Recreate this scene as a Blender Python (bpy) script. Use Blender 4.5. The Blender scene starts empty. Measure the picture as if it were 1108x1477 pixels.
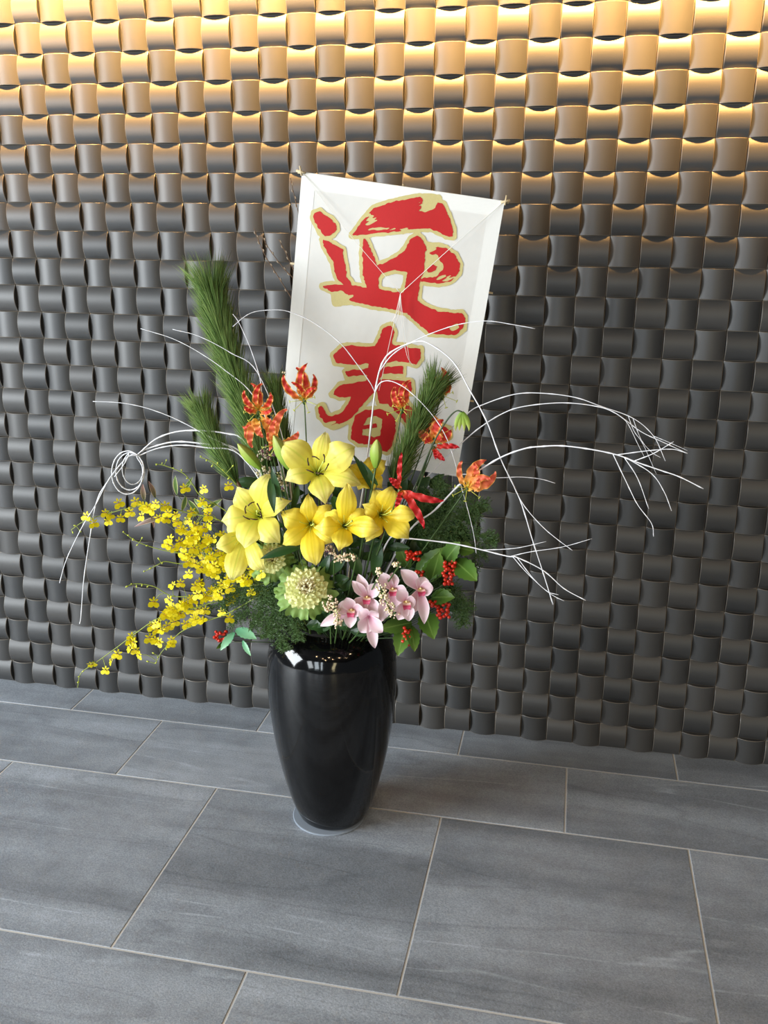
import bpy, math, random
import numpy as np
from mathutils import Vector, Matrix

random.seed(7); rng = np.random.default_rng(7)
scene = bpy.context.scene
COL = scene.collection
V = Vector

# ------------------------------------------------------------------ camera
U = 0.075                                   # one wall tile is 75 mm
X0 = 13.1 * U
CAMPOS = V((20.1061*U - X0, -32.8346*U, 18.8102*U))
CR = V((0.9794793, 0.2013283, 0.00933855))          # right
CD = V((0.06617295, -0.27747966, -0.95844988))      # down
CF = V((-0.19037183, 0.93939978, -0.28510807))      # forward
FPX = 1336.07
cam_d = bpy.data.cameras.new('camera'); cam = bpy.data.objects.new('camera', cam_d); COL.objects.link(cam)
cam.matrix_world = Matrix(((CR.x, -CD.x, -CF.x, CAMPOS.x), (CR.y, -CD.y, -CF.y, CAMPOS.y), (CR.z, -CD.z, -CF.z, CAMPOS.z), (0, 0, 0, 1)))
cam_d.sensor_fit = 'VERTICAL'; cam_d.sensor_height = 36; cam_d.lens = 36*FPX/1477; cam_d.clip_start = 0.05
scene.camera = cam

# ------------------------------------------------------------------ light
scene.view_settings.view_transform = 'Standard'; scene.view_settings.look = 'None'
scene.view_settings.gamma = 1; scene.view_settings.use_curve_mapping = False
scene.view_settings.exposure = 0.2
w = bpy.data.worlds.new('world'); scene.world = w; w.use_nodes = True
w.node_tree.nodes['Background'].inputs[0].default_value = (0.80, 0.90, 1.0, 1)
w.node_tree.nodes['Background'].inputs[1].default_value = 0.12

def area(name, loc, target, sx, sy, power, col, spread=math.pi):
    l = bpy.data.lights.new(name, 'AREA'); l.shape = 'RECTANGLE'; l.size = sx; l.size_y = sy
    l.energy = power; l.color = col; l.spread = spread
    o = bpy.data.objects.new(name, l); COL.objects.link(o); o.location = loc
    o.rotation_euler = (V(target) - V(loc)).to_track_quat('-Z', 'Z').to_euler()
    return o
# daylight through the tall glazing to one side, and through the glazing behind the photographer
area('daylight_side_window', (-4.0, -2.9, 1.55), (0.2, -0.4, 0.8), 2.2, 2.6, 360, (0.90, 0.96, 1.0))
for wx, ww, wp, wc in ((-2.5, 0.9, 48, (0.90, 0.96, 1.0)), (-1.2, 0.7, 38, (0.82, 0.92, 1.0)), (-0.3, 0.25, 16, (0.82, 0.92, 1.0)), (1.9, 0.5, 22, (1.0, 0.86, 0.50))):
    area('daylight_front_window', (wx, -6.2, 1.35), (wx*0.3, 0.0, 0.9), ww, 1.9, wp, wc)
# warm cove strip that washes the top of the tiled wall
cove = area('cove_light_strip', (0.2, -0.32, 2.46), (0.2, 0.0, 2.02), 6.0, 0.03, 195, (1.0, 0.53, 0.15), math.radians(43))
# small warm ceiling downlights far behind the camera
for i, (x, y) in enumerate([(-0.9, -3.6), (-0.2, -4.2), (0.5, -3.7), (1.1, -4.4), (0.2, -5.2), (1.7, -3.6), (2.3, -2.2), (2.6, -3.4)]):
    area('ceiling_downlight', (x, y, 2.7), (x, y, 0), 0.09, 0.09, 7, (1.0, 0.70, 0.40))

# ------------------------------------------------------------------ helpers
YV = -0.484                                  # depth of the vase axis
def ray(px, py):
    return CR*((px-554)/FPX) + CD*((py-738.5)/FPX) + CF
def P(px, py, d=0.0):                        # photo pixel -> point standing d metres in front of the vase axis
    r = ray(px, py); t = (YV - d - CAMPOS.y)/r.y
    return CAMPOS + r*t
def project(p):
    q = p - CAMPOS; z = q.dot(CF)
    return 554 + FPX*q.dot(CR)/z, 738.5 + FPX*q.dot(CD)/z
def tocam(p): return (CAMPOS - p).normalized()

def catmull(pts, n=6):
    pts = [V(p) for p in pts]
    if len(pts) < 3: return [pts[0].lerp(pts[-1], i/n) for i in range(n+1)]
    e = [pts[0]*2-pts[1]] + pts + [pts[-1]*2-pts[-2]]
    out = []
    for i in range(1, len(e)-2):
        a, b, c, d = e[i-1], e[i], e[i+1], e[i+2]
        for k in range(n):
            t = k/n
            out.append(0.5*((2*b) + (c-a)*t + (2*a-5*b+4*c-d)*t*t + (3*b-a-3*c+d)*t**3))
    out.append(pts[-1]); return out

class MB:
    def __init__(s): s.v = []; s.f = []; s.m = []; s.pt = []; s.ps = []
    def vert(s, p, t=0.0, e=0.0):
        s.v.append((p[0], p[1], p[2])); s.pt.append(t); s.ps.append(e); return len(s.v)-1
    def face(s, f, m=0): s.f.append(tuple(f)); s.m.append(m)
    def tube(s, pts, r0, r1=None, n=5, m=0, cap=True, bumps=0):
        r1 = r0 if r1 is None else r1
        L = len(pts); rings = []
        up = V((0.31, 0.77, 0.55))
        for i, p in enumerate(pts):
            T = (pts[min(i+1, L-1)] - pts[max(i-1, 0)])
            if T.length < 1e-9: T = V((0, 0, 1))
            T.normalize(); A = T.cross(up)
            if A.length < 1e-4: A = T.cross(V((1, 0, 0)))
            A.normalize(); B = T.cross(A)
            t = i/max(1, L-1); r = r0+(r1-r0)*t
            if bumps and i % bumps == bumps-1: r *= 1.45
            rings.append([s.vert(p + A*(r*math.cos(2*math.pi*k/n)) + B*(r*math.sin(2*math.pi*k/n)), t, 0) for k in range(n)])
        for a, b in zip(rings, rings[1:]):
            for k in range(n): s.face((a[k], a[(k+1) % n], b[(k+1) % n], b[k]), m)
        if cap: s.face(rings[0][::-1], m); s.face(rings[-1], m)
    def petal(s, p0, p1, p2, p3, N, W, nu=9, nv=4, prof=None, cup=-0.25, ruffle=0.0, rf=3.0, ph=0.0, m=0, groove=0.03, twist=0.0, serr=0, tipruf=0.0):
        prof = prof or (lambda t: max(0.06, math.sin(math.pi*min(1, t*0.9+0.1)**0.85))*(1.0 if t < .999 else 0.3))
        rows = []
        for i in range(nu+1):
            t = i/nu; q = 1-t
            B = p0*(q**3) + p1*(3*q*q*t) + p2*(3*q*t*t) + p3*(t**3)
            T = (p1-p0)*(3*q*q) + (p2-p1)*(6*q*t) + (p3-p2)*(3*t*t)
            if T.length < 1e-9: T = p3-p0
            T.normalize(); S = T.cross(N)
            if S.length < 0.05: S = T.cross(N + V((0.3, 0.1, 0.4)))
            S.normalize(); Nn = S.cross(T)
            if Nn.dot(N) < 0 and False: Nn = -Nn
            if twist:
                c, sn = math.cos(twist*t), math.sin(twist*t); S, Nn = S*c+Nn*sn, Nn*c-S*sn
            hw = W*0.5*prof(t)
            if serr and 0 < i < nu: hw *= 1.0 + (0.10 if i % 2 else -0.06)
            row = []
            for j in range(nv+1):
                x = -1+2*j/nv
                off = cup*hw*x*x - (groove*W if abs(x) < .05 else 0)
                off += ruffle*x*x*math.sin(rf*2*math.pi*t+ph+(1.7 if x > 0 else 0))
                if tipruf: off += tipruf*t**4*math.sin(x*8.5+ph)
                row.append(s.vert(B + S*(x*hw) + Nn*off + (T*(tipruf*.25*t**6*math.cos(x*9+ph*2)) if tipruf else V((0, 0, 0))), t, abs(x)))
            rows.append(row)
        for a, b in zip(rows, rows[1:]):
            for j in range(nv): s.face((a[j], a[j+1], b[j+1], b[j]), m)
    def blob(s, c, rx, ry=None, rz=None, nu=6, nv=4, m=0, axis=None, t=0.0):
        ry = rx if ry is None else ry; rz = rx if rz is None else rz
        M = Matrix.Identity(3) if axis is None else V(axis).normalized().to_track_quat('Z', 'Y').to_matrix()
        c = V(c); top = s.vert(c+M@V((0, 0, rz)), 1); bot = s.vert(c+M@V((0, 0, -rz)), 0); rows = []
        for i in range(1, nv):
            th = math.pi*i/nv
            rows.append([s.vert(c+M@V((rx*math.sin(th)*math.cos(2*math.pi*k/nu), ry*math.sin(th)*math.sin(2*math.pi*k/nu), rz*math.cos(th))), 0.5+0.5*math.cos(th)) for k in range(nu)])
        for k in range(nu):
            s.face((top, rows[0][k], rows[0][(k+1) % nu]), m); s.face((bot, rows[-1][(k+1) % nu], rows[-1][k]), m)
        for a, b in zip(rows, rows[1:]):
            for k in range(nu): s.face((a[k], b[k], b[(k+1) % nu], a[(k+1) % nu]), m)
    def lathe(s, prof, c, n=64, m=0):
        rings = [[s.vert((c[0]+r*math.cos(2*math.pi*k/n), c[1]+r*math.sin(2*math.pi*k/n), c[2]+z)) for k in range(n)] for r, z in prof]
        for a, b in zip(rings, rings[1:]):
            for k in range(n): s.face((a[k], a[(k+1) % n], b[(k+1) % n], b[k]), m)
        s.face(rings[0][::-1], m); s.face(rings[-1], m)
    def box(s, lo, hi, m=0, ch=0.0):
        x0, y0, z0 = lo; x1, y1, z1 = hi
        b = [s.vert(p) for p in ((x0, y0, z0), (x1, y0, z0), (x1, y1, z0), (x0, y1, z0))]
        g = [s.vert(p) for p in ((x0, y0, z1-ch), (x1, y0, z1-ch), (x1, y1, z1-ch), (x0, y1, z1-ch))]
        t = [s.vert(p) for p in ((x0+ch, y0+ch, z1), (x1-ch, y0+ch, z1), (x1-ch, y1-ch, z1), (x0+ch, y1-ch, z1))]
        s.face(b[::-1], m); s.face(t, m)
        for k in range(4):
            q = (k+1) % 4
            s.face((b[k], b[q], g[q], g[k]), m)
            if ch: s.face((g[k], g[q], t[q], t[k]), m)
    def mesh(s, name, mats, origin=(0, 0, 0), smooth=True):
        me = bpy.data.meshes.new(name); o = V(origin)
        me.from_pydata([(a-o.x, b-o.y, c-o.z) for a, b, c in s.v], [], s.f)
        for mt in (mats if isinstance(mats, (list, tuple)) else [mats]): me.materials.append(M[mt])
        me.polygons.foreach_set('material_index', s.m)
        me.polygons.foreach_set('use_smooth', [smooth]*len(s.f))
        for nm, dat in (('pt', s.pt), ('ps', s.ps)):
            a = me.attributes.new(nm, 'FLOAT', 'POINT'); a.data.foreach_set('value', dat)
        me.update(); return me
    def build(s, name, mats, root=None, parent=None, smooth=True):
        """one mesh object; parts share the frame of their thing's root empty"""
        org = V(root['_o']) if root is not None else V((0, 0, 0))
        o = bpy.data.objects.new(name, s.mesh(name, mats, org, smooth)); COL.objects.link(o)
        if root is not None: o.parent = parent or root
        return o

def thing(name, label, cat, loc, group=None):
    o = bpy.data.objects.new(name, None); COL.objects.link(o); o.location = loc; o.empty_display_size = 0.02
    o['label'] = label; o['category'] = cat; o['_o'] = tuple(loc)
    if group: o['group'] = group
    return o
def tag(o, label, cat, group=None):
    o['label'] = label; o['category'] = cat
    if group: o['group'] = group
    return o
def inst(name, me, mat4, root, parent=None):
    o = bpy.data.objects.new(name, me); COL.objects.link(o); o.parent = parent or root
    o.matrix_local = Matrix.Translation(-V(root['_o'])) @ mat4
    return o
def frame(p, z, up=(0, 0, 1), scale=1.0):
    z = V(z).normalized(); x = V(up).cross(z)
    if x.length < 1e-3: x = V((1, 0, 0))
    x.normalize(); y = z.cross(x)
    return Matrix(((x.x*scale, y.x*scale, z.x*scale, p[0]), (x.y*scale, y.y*scale, z.y*scale, p[1]), (x.z*scale, y.z*scale, z.z*scale, p[2]), (0, 0, 0, 1)))

# ------------------------------------------------------------------ materials
M = {}
def nt(name):
    m = bpy.data.materials.new(name); m.use_nodes = True; M[name] = m
    t = m.node_tree; return m, t, t.nodes['Principled BSDF'], t.nodes['Material Output']
def lin(c): return tuple((x/255/12.92 if x/255 <= .04045 else ((x/255+.055)/1.055)**2.4) for x in c) + (1,)
def simple(name, rgb, rough=0.5, metal=0.0, spec=0.5, transl=0.0, noise=0.0, nscale=60, coat=0.0, alpha=None):
    m, t, b, out = nt(name)
    b.inputs['Base Color'].default_value = lin(rgb); b.inputs['Roughness'].default_value = rough
    b.inputs['Metallic'].default_value = metal; b.inputs['Specular IOR Level'].default_value = spec
    b.inputs['Coat Weight'].default_value = coat
    col = None
    if noise:
        n = t.nodes.new('ShaderNodeTexNoise'); n.inputs['Scale'].default_value = nscale
        n.inputs['Detail'].default_value = 4
        h = t.nodes.new('ShaderNodeMix'); h.data_type = 'RGBA'
        c = lin(rgb); h.inputs[6].default_value = tuple(x*(1-noise) for x in c[:3])+(1,); h.inputs[7].default_value = tuple(min(1, x*(1+noise)) for x in c[:3])+(1,)
        t.links.new(n.outputs['Fac'], h.inputs[0]); t.links.new(h.outputs[2], b.inputs['Base Color']); col = h.outputs[2]
    if transl: add_transl(t, b, out, transl, col, lin(rgb))
    return m
def add_transl(t, b, out, f, col, rgb):
    tr = t.nodes.new('ShaderNodeBsdfTranslucent'); mx = t.nodes.new('ShaderNodeMixShader'); mx.inputs[0].default_value = f
    if col is not None: t.links.new(col, tr.inputs['Color'])
    else: tr.inputs['Color'].default_value = rgb
    t.links.new(b.outputs[0], mx.inputs[1]); t.links.new(tr.outputs[0], mx.inputs[2]); t.links.new(mx.outputs[0], out.inputs[0])
def ramp_mat(name, stops, edge=None, rough=0.45, transl=0.3, attr='pt', nscale=0, ribs=0):
    m, t, b, out = nt(name); b.inputs['Roughness'].default_value = rough; b.inputs['Specular IOR Level'].default_value = 0.3
    a = t.nodes.new('ShaderNodeAttribute'); a.attribute_name = attr
    r = t.nodes.new('ShaderNodeValToRGB')
    el = r.color_ramp.elements
    while len(el) < len(stops): el.new(0.5)
    for e, (p, c) in zip(el, stops): e.position = p; e.color = lin(c)
    fac = a.outputs['Fac']
    if nscale:
        n = t.nodes.new('ShaderNodeTexNoise'); n.inputs['Scale'].default_value = nscale
        md = t.nodes.new('ShaderNodeMath'); md.operation = 'MULTIPLY_ADD'; md.inputs[1].default_value = 0.35; 
        sb = t.nodes.new('ShaderNodeMath'); sb.operation = 'SUBTRACT'; sb.inputs[1].default_value = 0.17
        t.links.new(n.outputs['Fac'], md.inputs[0]); t.links.new(fac, md.inputs[2]); t.links.new(md.outputs[0], sb.inputs[0]); fac = sb.outputs[0]
    t.links.new(fac, r.inputs[0]); col = r.outputs[0]
    if edge:
        lo, hi, c = edge
        a2 = t.nodes.new('ShaderNodeAttribute'); a2.attribute_name = 'ps'
        mr = t.nodes.new('ShaderNodeMapRange'); mr.inputs[1].default_value = lo; mr.inputs[2].default_value = hi
        mx = t.nodes.new('ShaderNodeMix'); mx.data_type = 'RGBA'; mx.inputs[7].default_value = lin(c)
        t.links.new(a2.outputs['Fac'], mr.inputs[0]); t.links.new(mr.outputs[0], mx.inputs[0]); t.links.new(col, mx.inputs[6]); col = mx.outputs[2]
    if ribs:
        a3 = t.nodes.new('ShaderNodeAttribute'); a3.attribute_name = 'ps'
        ml = t.nodes.new('ShaderNodeMath'); ml.operation = 'MULTIPLY'; ml.inputs[1].default_value = ribs
        sn = t.nodes.new('ShaderNodeMath'); sn.operation = 'SINE'
        t.links.new(a3.outputs['Fac'], ml.inputs[0]); t.links.new(ml.outputs[0], sn.inputs[0])
        bp = t.nodes.new('ShaderNodeBump'); bp.inputs['Strength'].default_value = 0.16; bp.inputs['Distance'].default_value = 0.0008
        t.links.new(sn.outputs[0], bp.inputs['Height']); t.links.new(bp.outputs[0], b.inputs['Normal'])
    t.links.new(col, b.inputs['Base Color'])
    if transl: add_transl(t, b, out, transl, col, None)
    return m

# glazed wall tile: dark grey, tone differs a little from tile to tile, satin
m, t, b, out = nt('wall_tile_glaze')
g = t.nodes.new('ShaderNodeNewGeometry')
sc = t.nodes.new('ShaderNodeVectorMath'); sc.operation = 'DIVIDE'; sc.inputs[1].default_value = (U, 10, U*0.9949)
sh = t.nodes.new('ShaderNodeVectorMath'); sh.operation = 'ADD'; sh.inputs[1].default_value = (13.1, 0, 0)
fl = t.nodes.new('ShaderNodeVectorMath'); fl.operation = 'FLOOR'
wn = t.nodes.new('ShaderNodeTexWhiteNoise'); wn.noise_dimensions = '3D'
t.links.new(g.outputs['Position'], sc.inputs[0]); t.links.new(sc.outputs[0], sh.inputs[0]); t.links.new(sh.outputs[0], fl.inputs[0]); t.links.new(fl.outputs[0], wn.inputs['Vector'])
ns = t.nodes.new('ShaderNodeTexNoise'); ns.inputs['Scale'].default_value = 25; ns.inputs['Detail'].default_value = 5
t.links.new(g.outputs['Position'], ns.inputs['Vector'])
ad = t.nodes.new('ShaderNodeMath'); ad.operation = 'MULTIPLY_ADD'; ad.inputs[1].default_value = 0.5
t.links.new(ns.outputs['Fac'], ad.inputs[0]); t.links.new(wn.outputs['Value'], ad.inputs[2])
r = t.nodes.new('ShaderNodeValToRGB'); r.color_ramp.elements[0].position = 0.2; r.color_ramp.elements[1].position = 1.4
r.color_ramp.elements[0].color = lin((51, 52, 53)); r.color_ramp.elements[1].color = lin((66, 65, 64))
t.links.new(ad.outputs[0], r.inputs[0]); t.links.new(r.outputs[0], b.inputs['Base Color'])
b.inputs['Roughness'].default_value = 0.46; b.inputs['Specular IOR Level'].default_value = 0.5
fr = t.nodes.new('ShaderNodeTexNoise'); fr.inputs['Scale'].default_value = 400
bp = t.nodes.new('ShaderNodeBump'); bp.inputs['Strength'].default_value = 0.05; bp.inputs['Distance'].default_value = 0.002
t.links.new(g.outputs['Position'], fr.inputs['Vector']); t.links.new(fr.outputs['Fac'], bp.inputs['Height']); t.links.new(bp.outputs[0], b.inputs['Normal'])

# slate-look porcelain floor tile
m, t, b, out = nt('slate_porcelain')
g = t.nodes.new('ShaderNodeNewGeometry'); oi = t.nodes.new('ShaderNodeObjectInfo')
cmb = t.nodes.new('ShaderNodeVectorMath'); cmb.operation = 'SCALE'; cmb.inputs[0].default_value = (7.3, 3.1, 5.7)
t.links.new(oi.outputs['Random'], cmb.inputs['Scale'])
ps = t.nodes.new('ShaderNodeVectorMath'); ps.operation = 'ADD'; t.links.new(g.outputs['Position'], ps.inputs[0]); t.links.new(cmb.outputs[0], ps.inputs[1])
mp = t.nodes.new('ShaderNodeMapping'); mp.inputs['Scale'].default_value = (0.62, 5.0, 1); mp.inputs['Rotation'].default_value = (0, 0, 0.10)
t.links.new(ps.outputs[0], mp.inputs[0])
def noise(vec, scale, detail=6, rough=0.6, dist=0.0):
    n = t.nodes.new('ShaderNodeTexNoise'); n.inputs['Scale'].default_value = scale; n.inputs['Detail'].default_value = detail
    n.inputs['Roughness'].default_value = rough; n.inputs['Distortion'].default_value = dist; t.links.new(vec, n.inputs['Vector']); return n.outputs['Fac']
def mrange(v, a, bb, c, d):
    n = t.nodes.new('ShaderNodeMapRange'); n.inputs[1].default_value = a; n.inputs[2].default_value = bb; n.inputs[3].default_value = c; n.inputs[4].default_value = d
    t.links.new(v, n.inputs[0]); return n.outputs[0]
def mth(op, a, bb):
    n = t.nodes.new('ShaderNodeMath'); n.operation = op
    for i, v in ((0, a), (1, bb)):
        if isinstance(v, (int, float)): n.inputs[i].default_value = v
        else: t.links.new(v, n.inputs[i])
    return n.outputs[0]
band = noise(mp.outputs[0], 1.5, 4, 0.5)
bands = mrange(band, 0.38, 0.64, 0.70, 1.22)
vein = noise(mp.outputs[0], 1.0, 3, 0.42, 0.0)
va = mth('ABSOLUTE', mth('SUBTRACT', vein, 0.46), 0)
dark = mrange(va, 0.0, 0.010, 0.82, 1.0)
va2 = mth('ABSOLUTE', mth('SUBTRACT', vein, 0.545), 0)
light = mrange(va2, 0.0, 0.009, 1.0, 0.0)
pat = noise(ps.outputs[0], 9, 5, 0.7); lgt = mth('MULTIPLY', light, mrange(pat, 0.42, 0.62, 0.0, 0.55))
grain = mrange(noise(ps.outputs[0], 260, 3, 0.7), 0.3, 0.7, 0.72, 1.26)
cloud = mrange(noise(ps.outputs[0], 14, 6, 0.65), 0.3, 0.7, 0.88, 1.12)
tone = mrange(oi.outputs['Random'], 0, 1, 0.92, 1.08)
k = mth('MULTIPLY', mth('MULTIPLY', mth('MULTIPLY', bands, dark), mth('MULTIPLY', grain, cloud)), tone)
k = mth('ADD', k, lgt)
mx = t.nodes.new('ShaderNodeVectorMath'); mx.operation = 'SCALE'; mx.inputs[0].default_value = lin((148, 155, 164))[:3]
t.links.new(k, mx.inputs['Scale']); t.links.new(mx.outputs[0], b.inputs['Base Color'])
b.inputs['Roughness'].default_value = 0.42; b.inputs['Specular IOR Level'].default_value = 0.45
bp = t.nodes.new('ShaderNodeBump'); bp.inputs['Strength'].default_value = 0.25; bp.inputs['Distance'].default_value = 0.002
t.links.new(grain, bp.inputs['Height']); t.links.new(bp.outputs[0], b.inputs['Normal'])

simple('ceiling_dark', (46, 44, 42), 0.9)
simple('grout_floor', (206, 204, 200), 0.8, noise=0.1, nscale=90)
simple('tile_rim', (112, 104, 94), 0.38, noise=0.15, nscale=120)
simple('wall_backing', (26, 25, 24), 0.8)
simple('black_lacquer', (7, 7, 8), 0.09, spec=0.42, coat=0.2)
m, t, b, out = M['black_lacquer'], M['black_lacquer'].node_tree, M['black_lacquer'].node_tree.nodes['Principled BSDF'], None
g = t.nodes.new('ShaderNodeNewGeometry'); mp = t.nodes.new('ShaderNodeMapping'); mp.inputs['Scale'].default_value = (6, 6, 60)
fr = t.nodes.new('ShaderNodeTexNoise'); fr.inputs['Scale'].default_value = 1.5; fr.inputs['Detail'].default_value = 3
bp = t.nodes.new('ShaderNodeBump'); bp.inputs['Strength'].default_value = 0.05; bp.inputs['Distance'].default_value = 0.004
t.links.new(g.outputs['Position'], mp.inputs[0]); t.links.new(mp.outputs[0], fr.inputs['Vector']); t.links.new(fr.outputs['Fac'], bp.inputs['Height']); t.links.new(bp.outputs[0], b.inputs['Normal'])
simple('vase_inside', (12, 12, 12), 0.6)
simple('pad_plastic', (140, 150, 162), 0.25)
simple('kite_paper', (232, 232, 228), 0.75, transl=0.12, noise=0.04, nscale=25)
simple('kite_hem', (236, 236, 232), 0.75, noise=0.03, nscale=25)
simple('print_red', (190, 14, 18), 0.6, noise=0.08, nscale=90)
simple('print_gold', (203, 190, 128), 0.5, noise=0.08, nscale=120)
simple('bamboo', (206, 186, 148), 0.6, noise=0.15)
simple('kite_thread', (238, 234, 226), 0.7)
simple('white_twig', (226, 226, 230), 0.55, noise=0.12, nscale=300)
simple('brown_twig', (104, 78, 54), 0.6, noise=0.25, nscale=200)
simple('catkin_grey', (158, 142, 122), 0.8)
ramp_mat('pine_needle', [(0.0, (44, 66, 28)), (0.5, (86, 118, 54)), (1.0, (150, 170, 98))], transl=0.12, rough=0.4)
simple('pine_bark', (92, 66, 44), 0.8, noise=0.3)
simple('pine_candle', (208, 204, 178), 0.6)
simple('stem_green', (66, 92, 42), 0.5, noise=0.15)
simple('stem_dark', (52, 72, 38), 0.5, noise=0.2)
ramp_mat('lily_yellow', [(0.0, (176, 190, 48)), (0.22, (236, 226, 84)), (0.6, (248, 236, 110)), (1.0, (248, 240, 156))], edge=(0.12, 0.0, (226, 226, 92)), rough=0.38, transl=0.22, ribs=15)
ramp_mat('lily_gold', [(0.0, (196, 190, 40)), (0.25, (248, 216, 44)), (0.65, (250, 226, 78)), (1.0, (250, 232, 120))], edge=(0.12, 0.0, (238, 214, 54)), rough=0.38, transl=0.22, ribs=15)
simple('lily_anther', (62, 32, 20), 0.8)
simple('lily_filament', (196, 208, 96), 0.5)
ramp_mat('bud_green', [(0.0, (106, 142, 46)), (0.5, (146, 172, 70)), (1.0, (172, 178, 92))], transl=0.1)
ramp_mat('gloriosa_red', [(0.0, (222, 206, 54)), (0.2, (226, 120, 52)), (0.42, (214, 62, 50)), (1.0, (206, 52, 52))], edge=(0.5, 1.0, (244, 190, 96)), transl=0.25)
ramp_mat('gloriosa_orange', [(0.0, (226, 204, 60)), (0.25, (238, 160, 76)), (0.55, (230, 112, 76)), (1.0, (228, 96, 80))], edge=(0.7, 1.0, (244, 190, 92)), transl=0.25)
ramp_mat('gloriosa_crimson', [(0.0, (228, 164, 60)), (0.18, (206, 52, 42)), (1.0, (190, 26, 44))], edge=(0.88, 1.0, (222, 84, 66)), transl=0.2)
simple('gloriosa_filament', (190, 196, 76), 0.5)
ramp_mat('orchid_pink', [(0.0, (196, 120, 150)), (0.3, (226, 184, 200)), (0.75, (236, 212, 218)), (1.0, (222, 190, 204))], edge=(0.7, 1.0, (238, 222, 226)), transl=0.2, rough=0.5)
ramp_mat('orchid_lip', [(0.0, (232, 196, 90)), (0.4, (236, 206, 190)), (0.62, (186, 44, 86)), (1.0, (206, 96, 128))], transl=0.15)
simple('orchid_column', (238, 214, 150), 0.5)
simple('onc_yellow', (253, 232, 26), 0.5, transl=0.25, noise=0.12, nscale=150)
simple('onc_spot', (176, 96, 24), 0.6)
simple('onc_stem', (138, 152, 56), 0.5)
simple('onc_bud', (186, 196, 74), 0.5)
ramp_mat('cabbage_leaf', [(0.0, (255, 252, 226)), (0.5, (251, 249, 200)), (1.0, (240, 244, 178))], edge=(0.9, 1.0, (228, 236, 166)), transl=0.2, rough=0.5)
ramp_mat('cabbage_outer', [(0.0, (206, 216, 160)), (0.55, (150, 178, 104)), (1.0, (122, 156, 78))], edge=(0.8, 1.0, (132, 164, 88)), transl=0.15, rough=0.5)
ramp_mat('cabbage_core', [(0.0, (244, 216, 196)), (1.0, (240, 236, 190))], transl=0.2, rough=0.5)
simple('cream_floret', (236, 214, 186), 0.7, noise=0.12, nscale=300)
simple('cream_green', (206, 204, 150), 0.7)
simple('allium_pale', (212, 200, 176), 0.7, noise=0.2, nscale=300)
simple('allium_purple', (126, 78, 104), 0.7)
simple('berry_red', (206, 44, 22), 0.28, spec=0.6)
simple('berry_tip', (60, 20, 10), 0.6)
ramp_mat('sarcandra_leaf', [(0.0, (56, 86, 32)), (0.6, (80, 116, 44)), (1.0, (100, 132, 56))], edge=(0.12, 0.0, (112, 146, 70)), transl=0.15, rough=0.35)
ramp_mat('dark_leaf', [(0.0, (34, 58, 28)), (1.0, (48, 78, 36))], transl=0.08, rough=0.35)
ramp_mat('lily_leaf', [(0.0, (52, 82, 36)), (1.0, (36, 66, 40))], transl=0.1, rough=0.3)
ramp_mat('variegated_leaf', [(0.0, (76, 106, 52)), (1.0, (106, 132, 74))], edge=(0.55, 1.0, (206, 206, 150)), transl=0.15, rough=0.35)
ramp_mat('purple_leaf', [(0.0, (90, 100, 60)), (1.0, (150, 110, 110))], edge=(0.6, 1.0, (196, 176, 150)), transl=0.15, rough=0.4)
ramp_mat('teal_leaf', [(0.0, (92, 158, 118)), (1.0, (150, 202, 158))], transl=0.15, rough=0.35)
simple('fern_green', (66, 96, 44), 0.55, transl=0.15, noise=0.35, nscale=60)
simple('foam_dark', (20, 28, 16), 0.9)

# ------------------------------------------------------------------ wall of curved tiles
bw = MB(); XW0, XW1 = -17.1-1, 16.9+1
ROWS = range(-6, 27); COLS = range(-5, 31)
RH = U*0.9949
bw.box((-5*U-X0-0.02, 0.004, -0.02), (31*U-X0+0.02, 0.10, 33*RH), 0)
wall = bw.build('wall_back', 'wall_backing', smooth=False); wall['kind'] = 'structure'

def tile_mesh():
    a, n, c, gp = 0.170*U, 10, 0.0011, 0.0007
    h = U/2-gp; R = (h*h+a*a)/(2*a)
    def arch(x): return math.sqrt(max(0, R*R-x*x)) - (R-a)
    hi_ = h-c; b = MB()
    xs = [-hi_+2*hi_*i/n for i in range(n+1)]
    top = [[b.vert((x, -arch(x)-0.0006, z)) for z in (-hi_, hi_)] for x in xs]
    for p, q in zip(top, top[1:]): b.face((p[0], q[0], q[1], p[1]))
    # chamfered rim, then the skirt down to the backing
    loop = [(x, -hi_, x*h/hi_, -h) for x in xs] + [(x, hi_, x*h/hi_, h) for x in xs[::-1]]
    inn = [b.vert((x, -arch(x)-0.0006, z)) for x, z, _, _ in loop]
    out_ = [b.vert((X, -arch(x)-0.0006+c*0.9, Z)) for x, _, X, Z in loop]
    o2 = [b.vert(b.v[k]) for k in out_]; lo = [b.vert((b.v[k][0], 0.0045, b.v[k][2])) for k in out_]
    L = len(loop)
    for k in range(L):
        q = (k+1) % L
        b.face((inn[k], out_[k], out_[q], inn[q]), 1); b.face((o2[k], lo[k], lo[q], o2[q]), 0)
    return b
tb = tile_mesh(); TILE = tb.mesh('wall_tile', ['wall_tile_glaze', 'tile_rim'])
hid = [(400, 250), (740, 290), (690, 560), (720, 800), (680, 900), (600, 960), (570, 1000), (540, 1200), (420, 1200), (390, 950), (300, 900), (260, 760), (330, 640), (400, 560)]
def inside(x, y, poly):
    r = False
    for (x0, y0), (x1, y1) in zip(poly, poly[1:]+poly[:1]):
        if (y0 > y) != (y1 > y) and x < (x1-x0)*(y-y0)/(y1-y0)+x0: r = not r
    return r
cells = []
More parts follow.
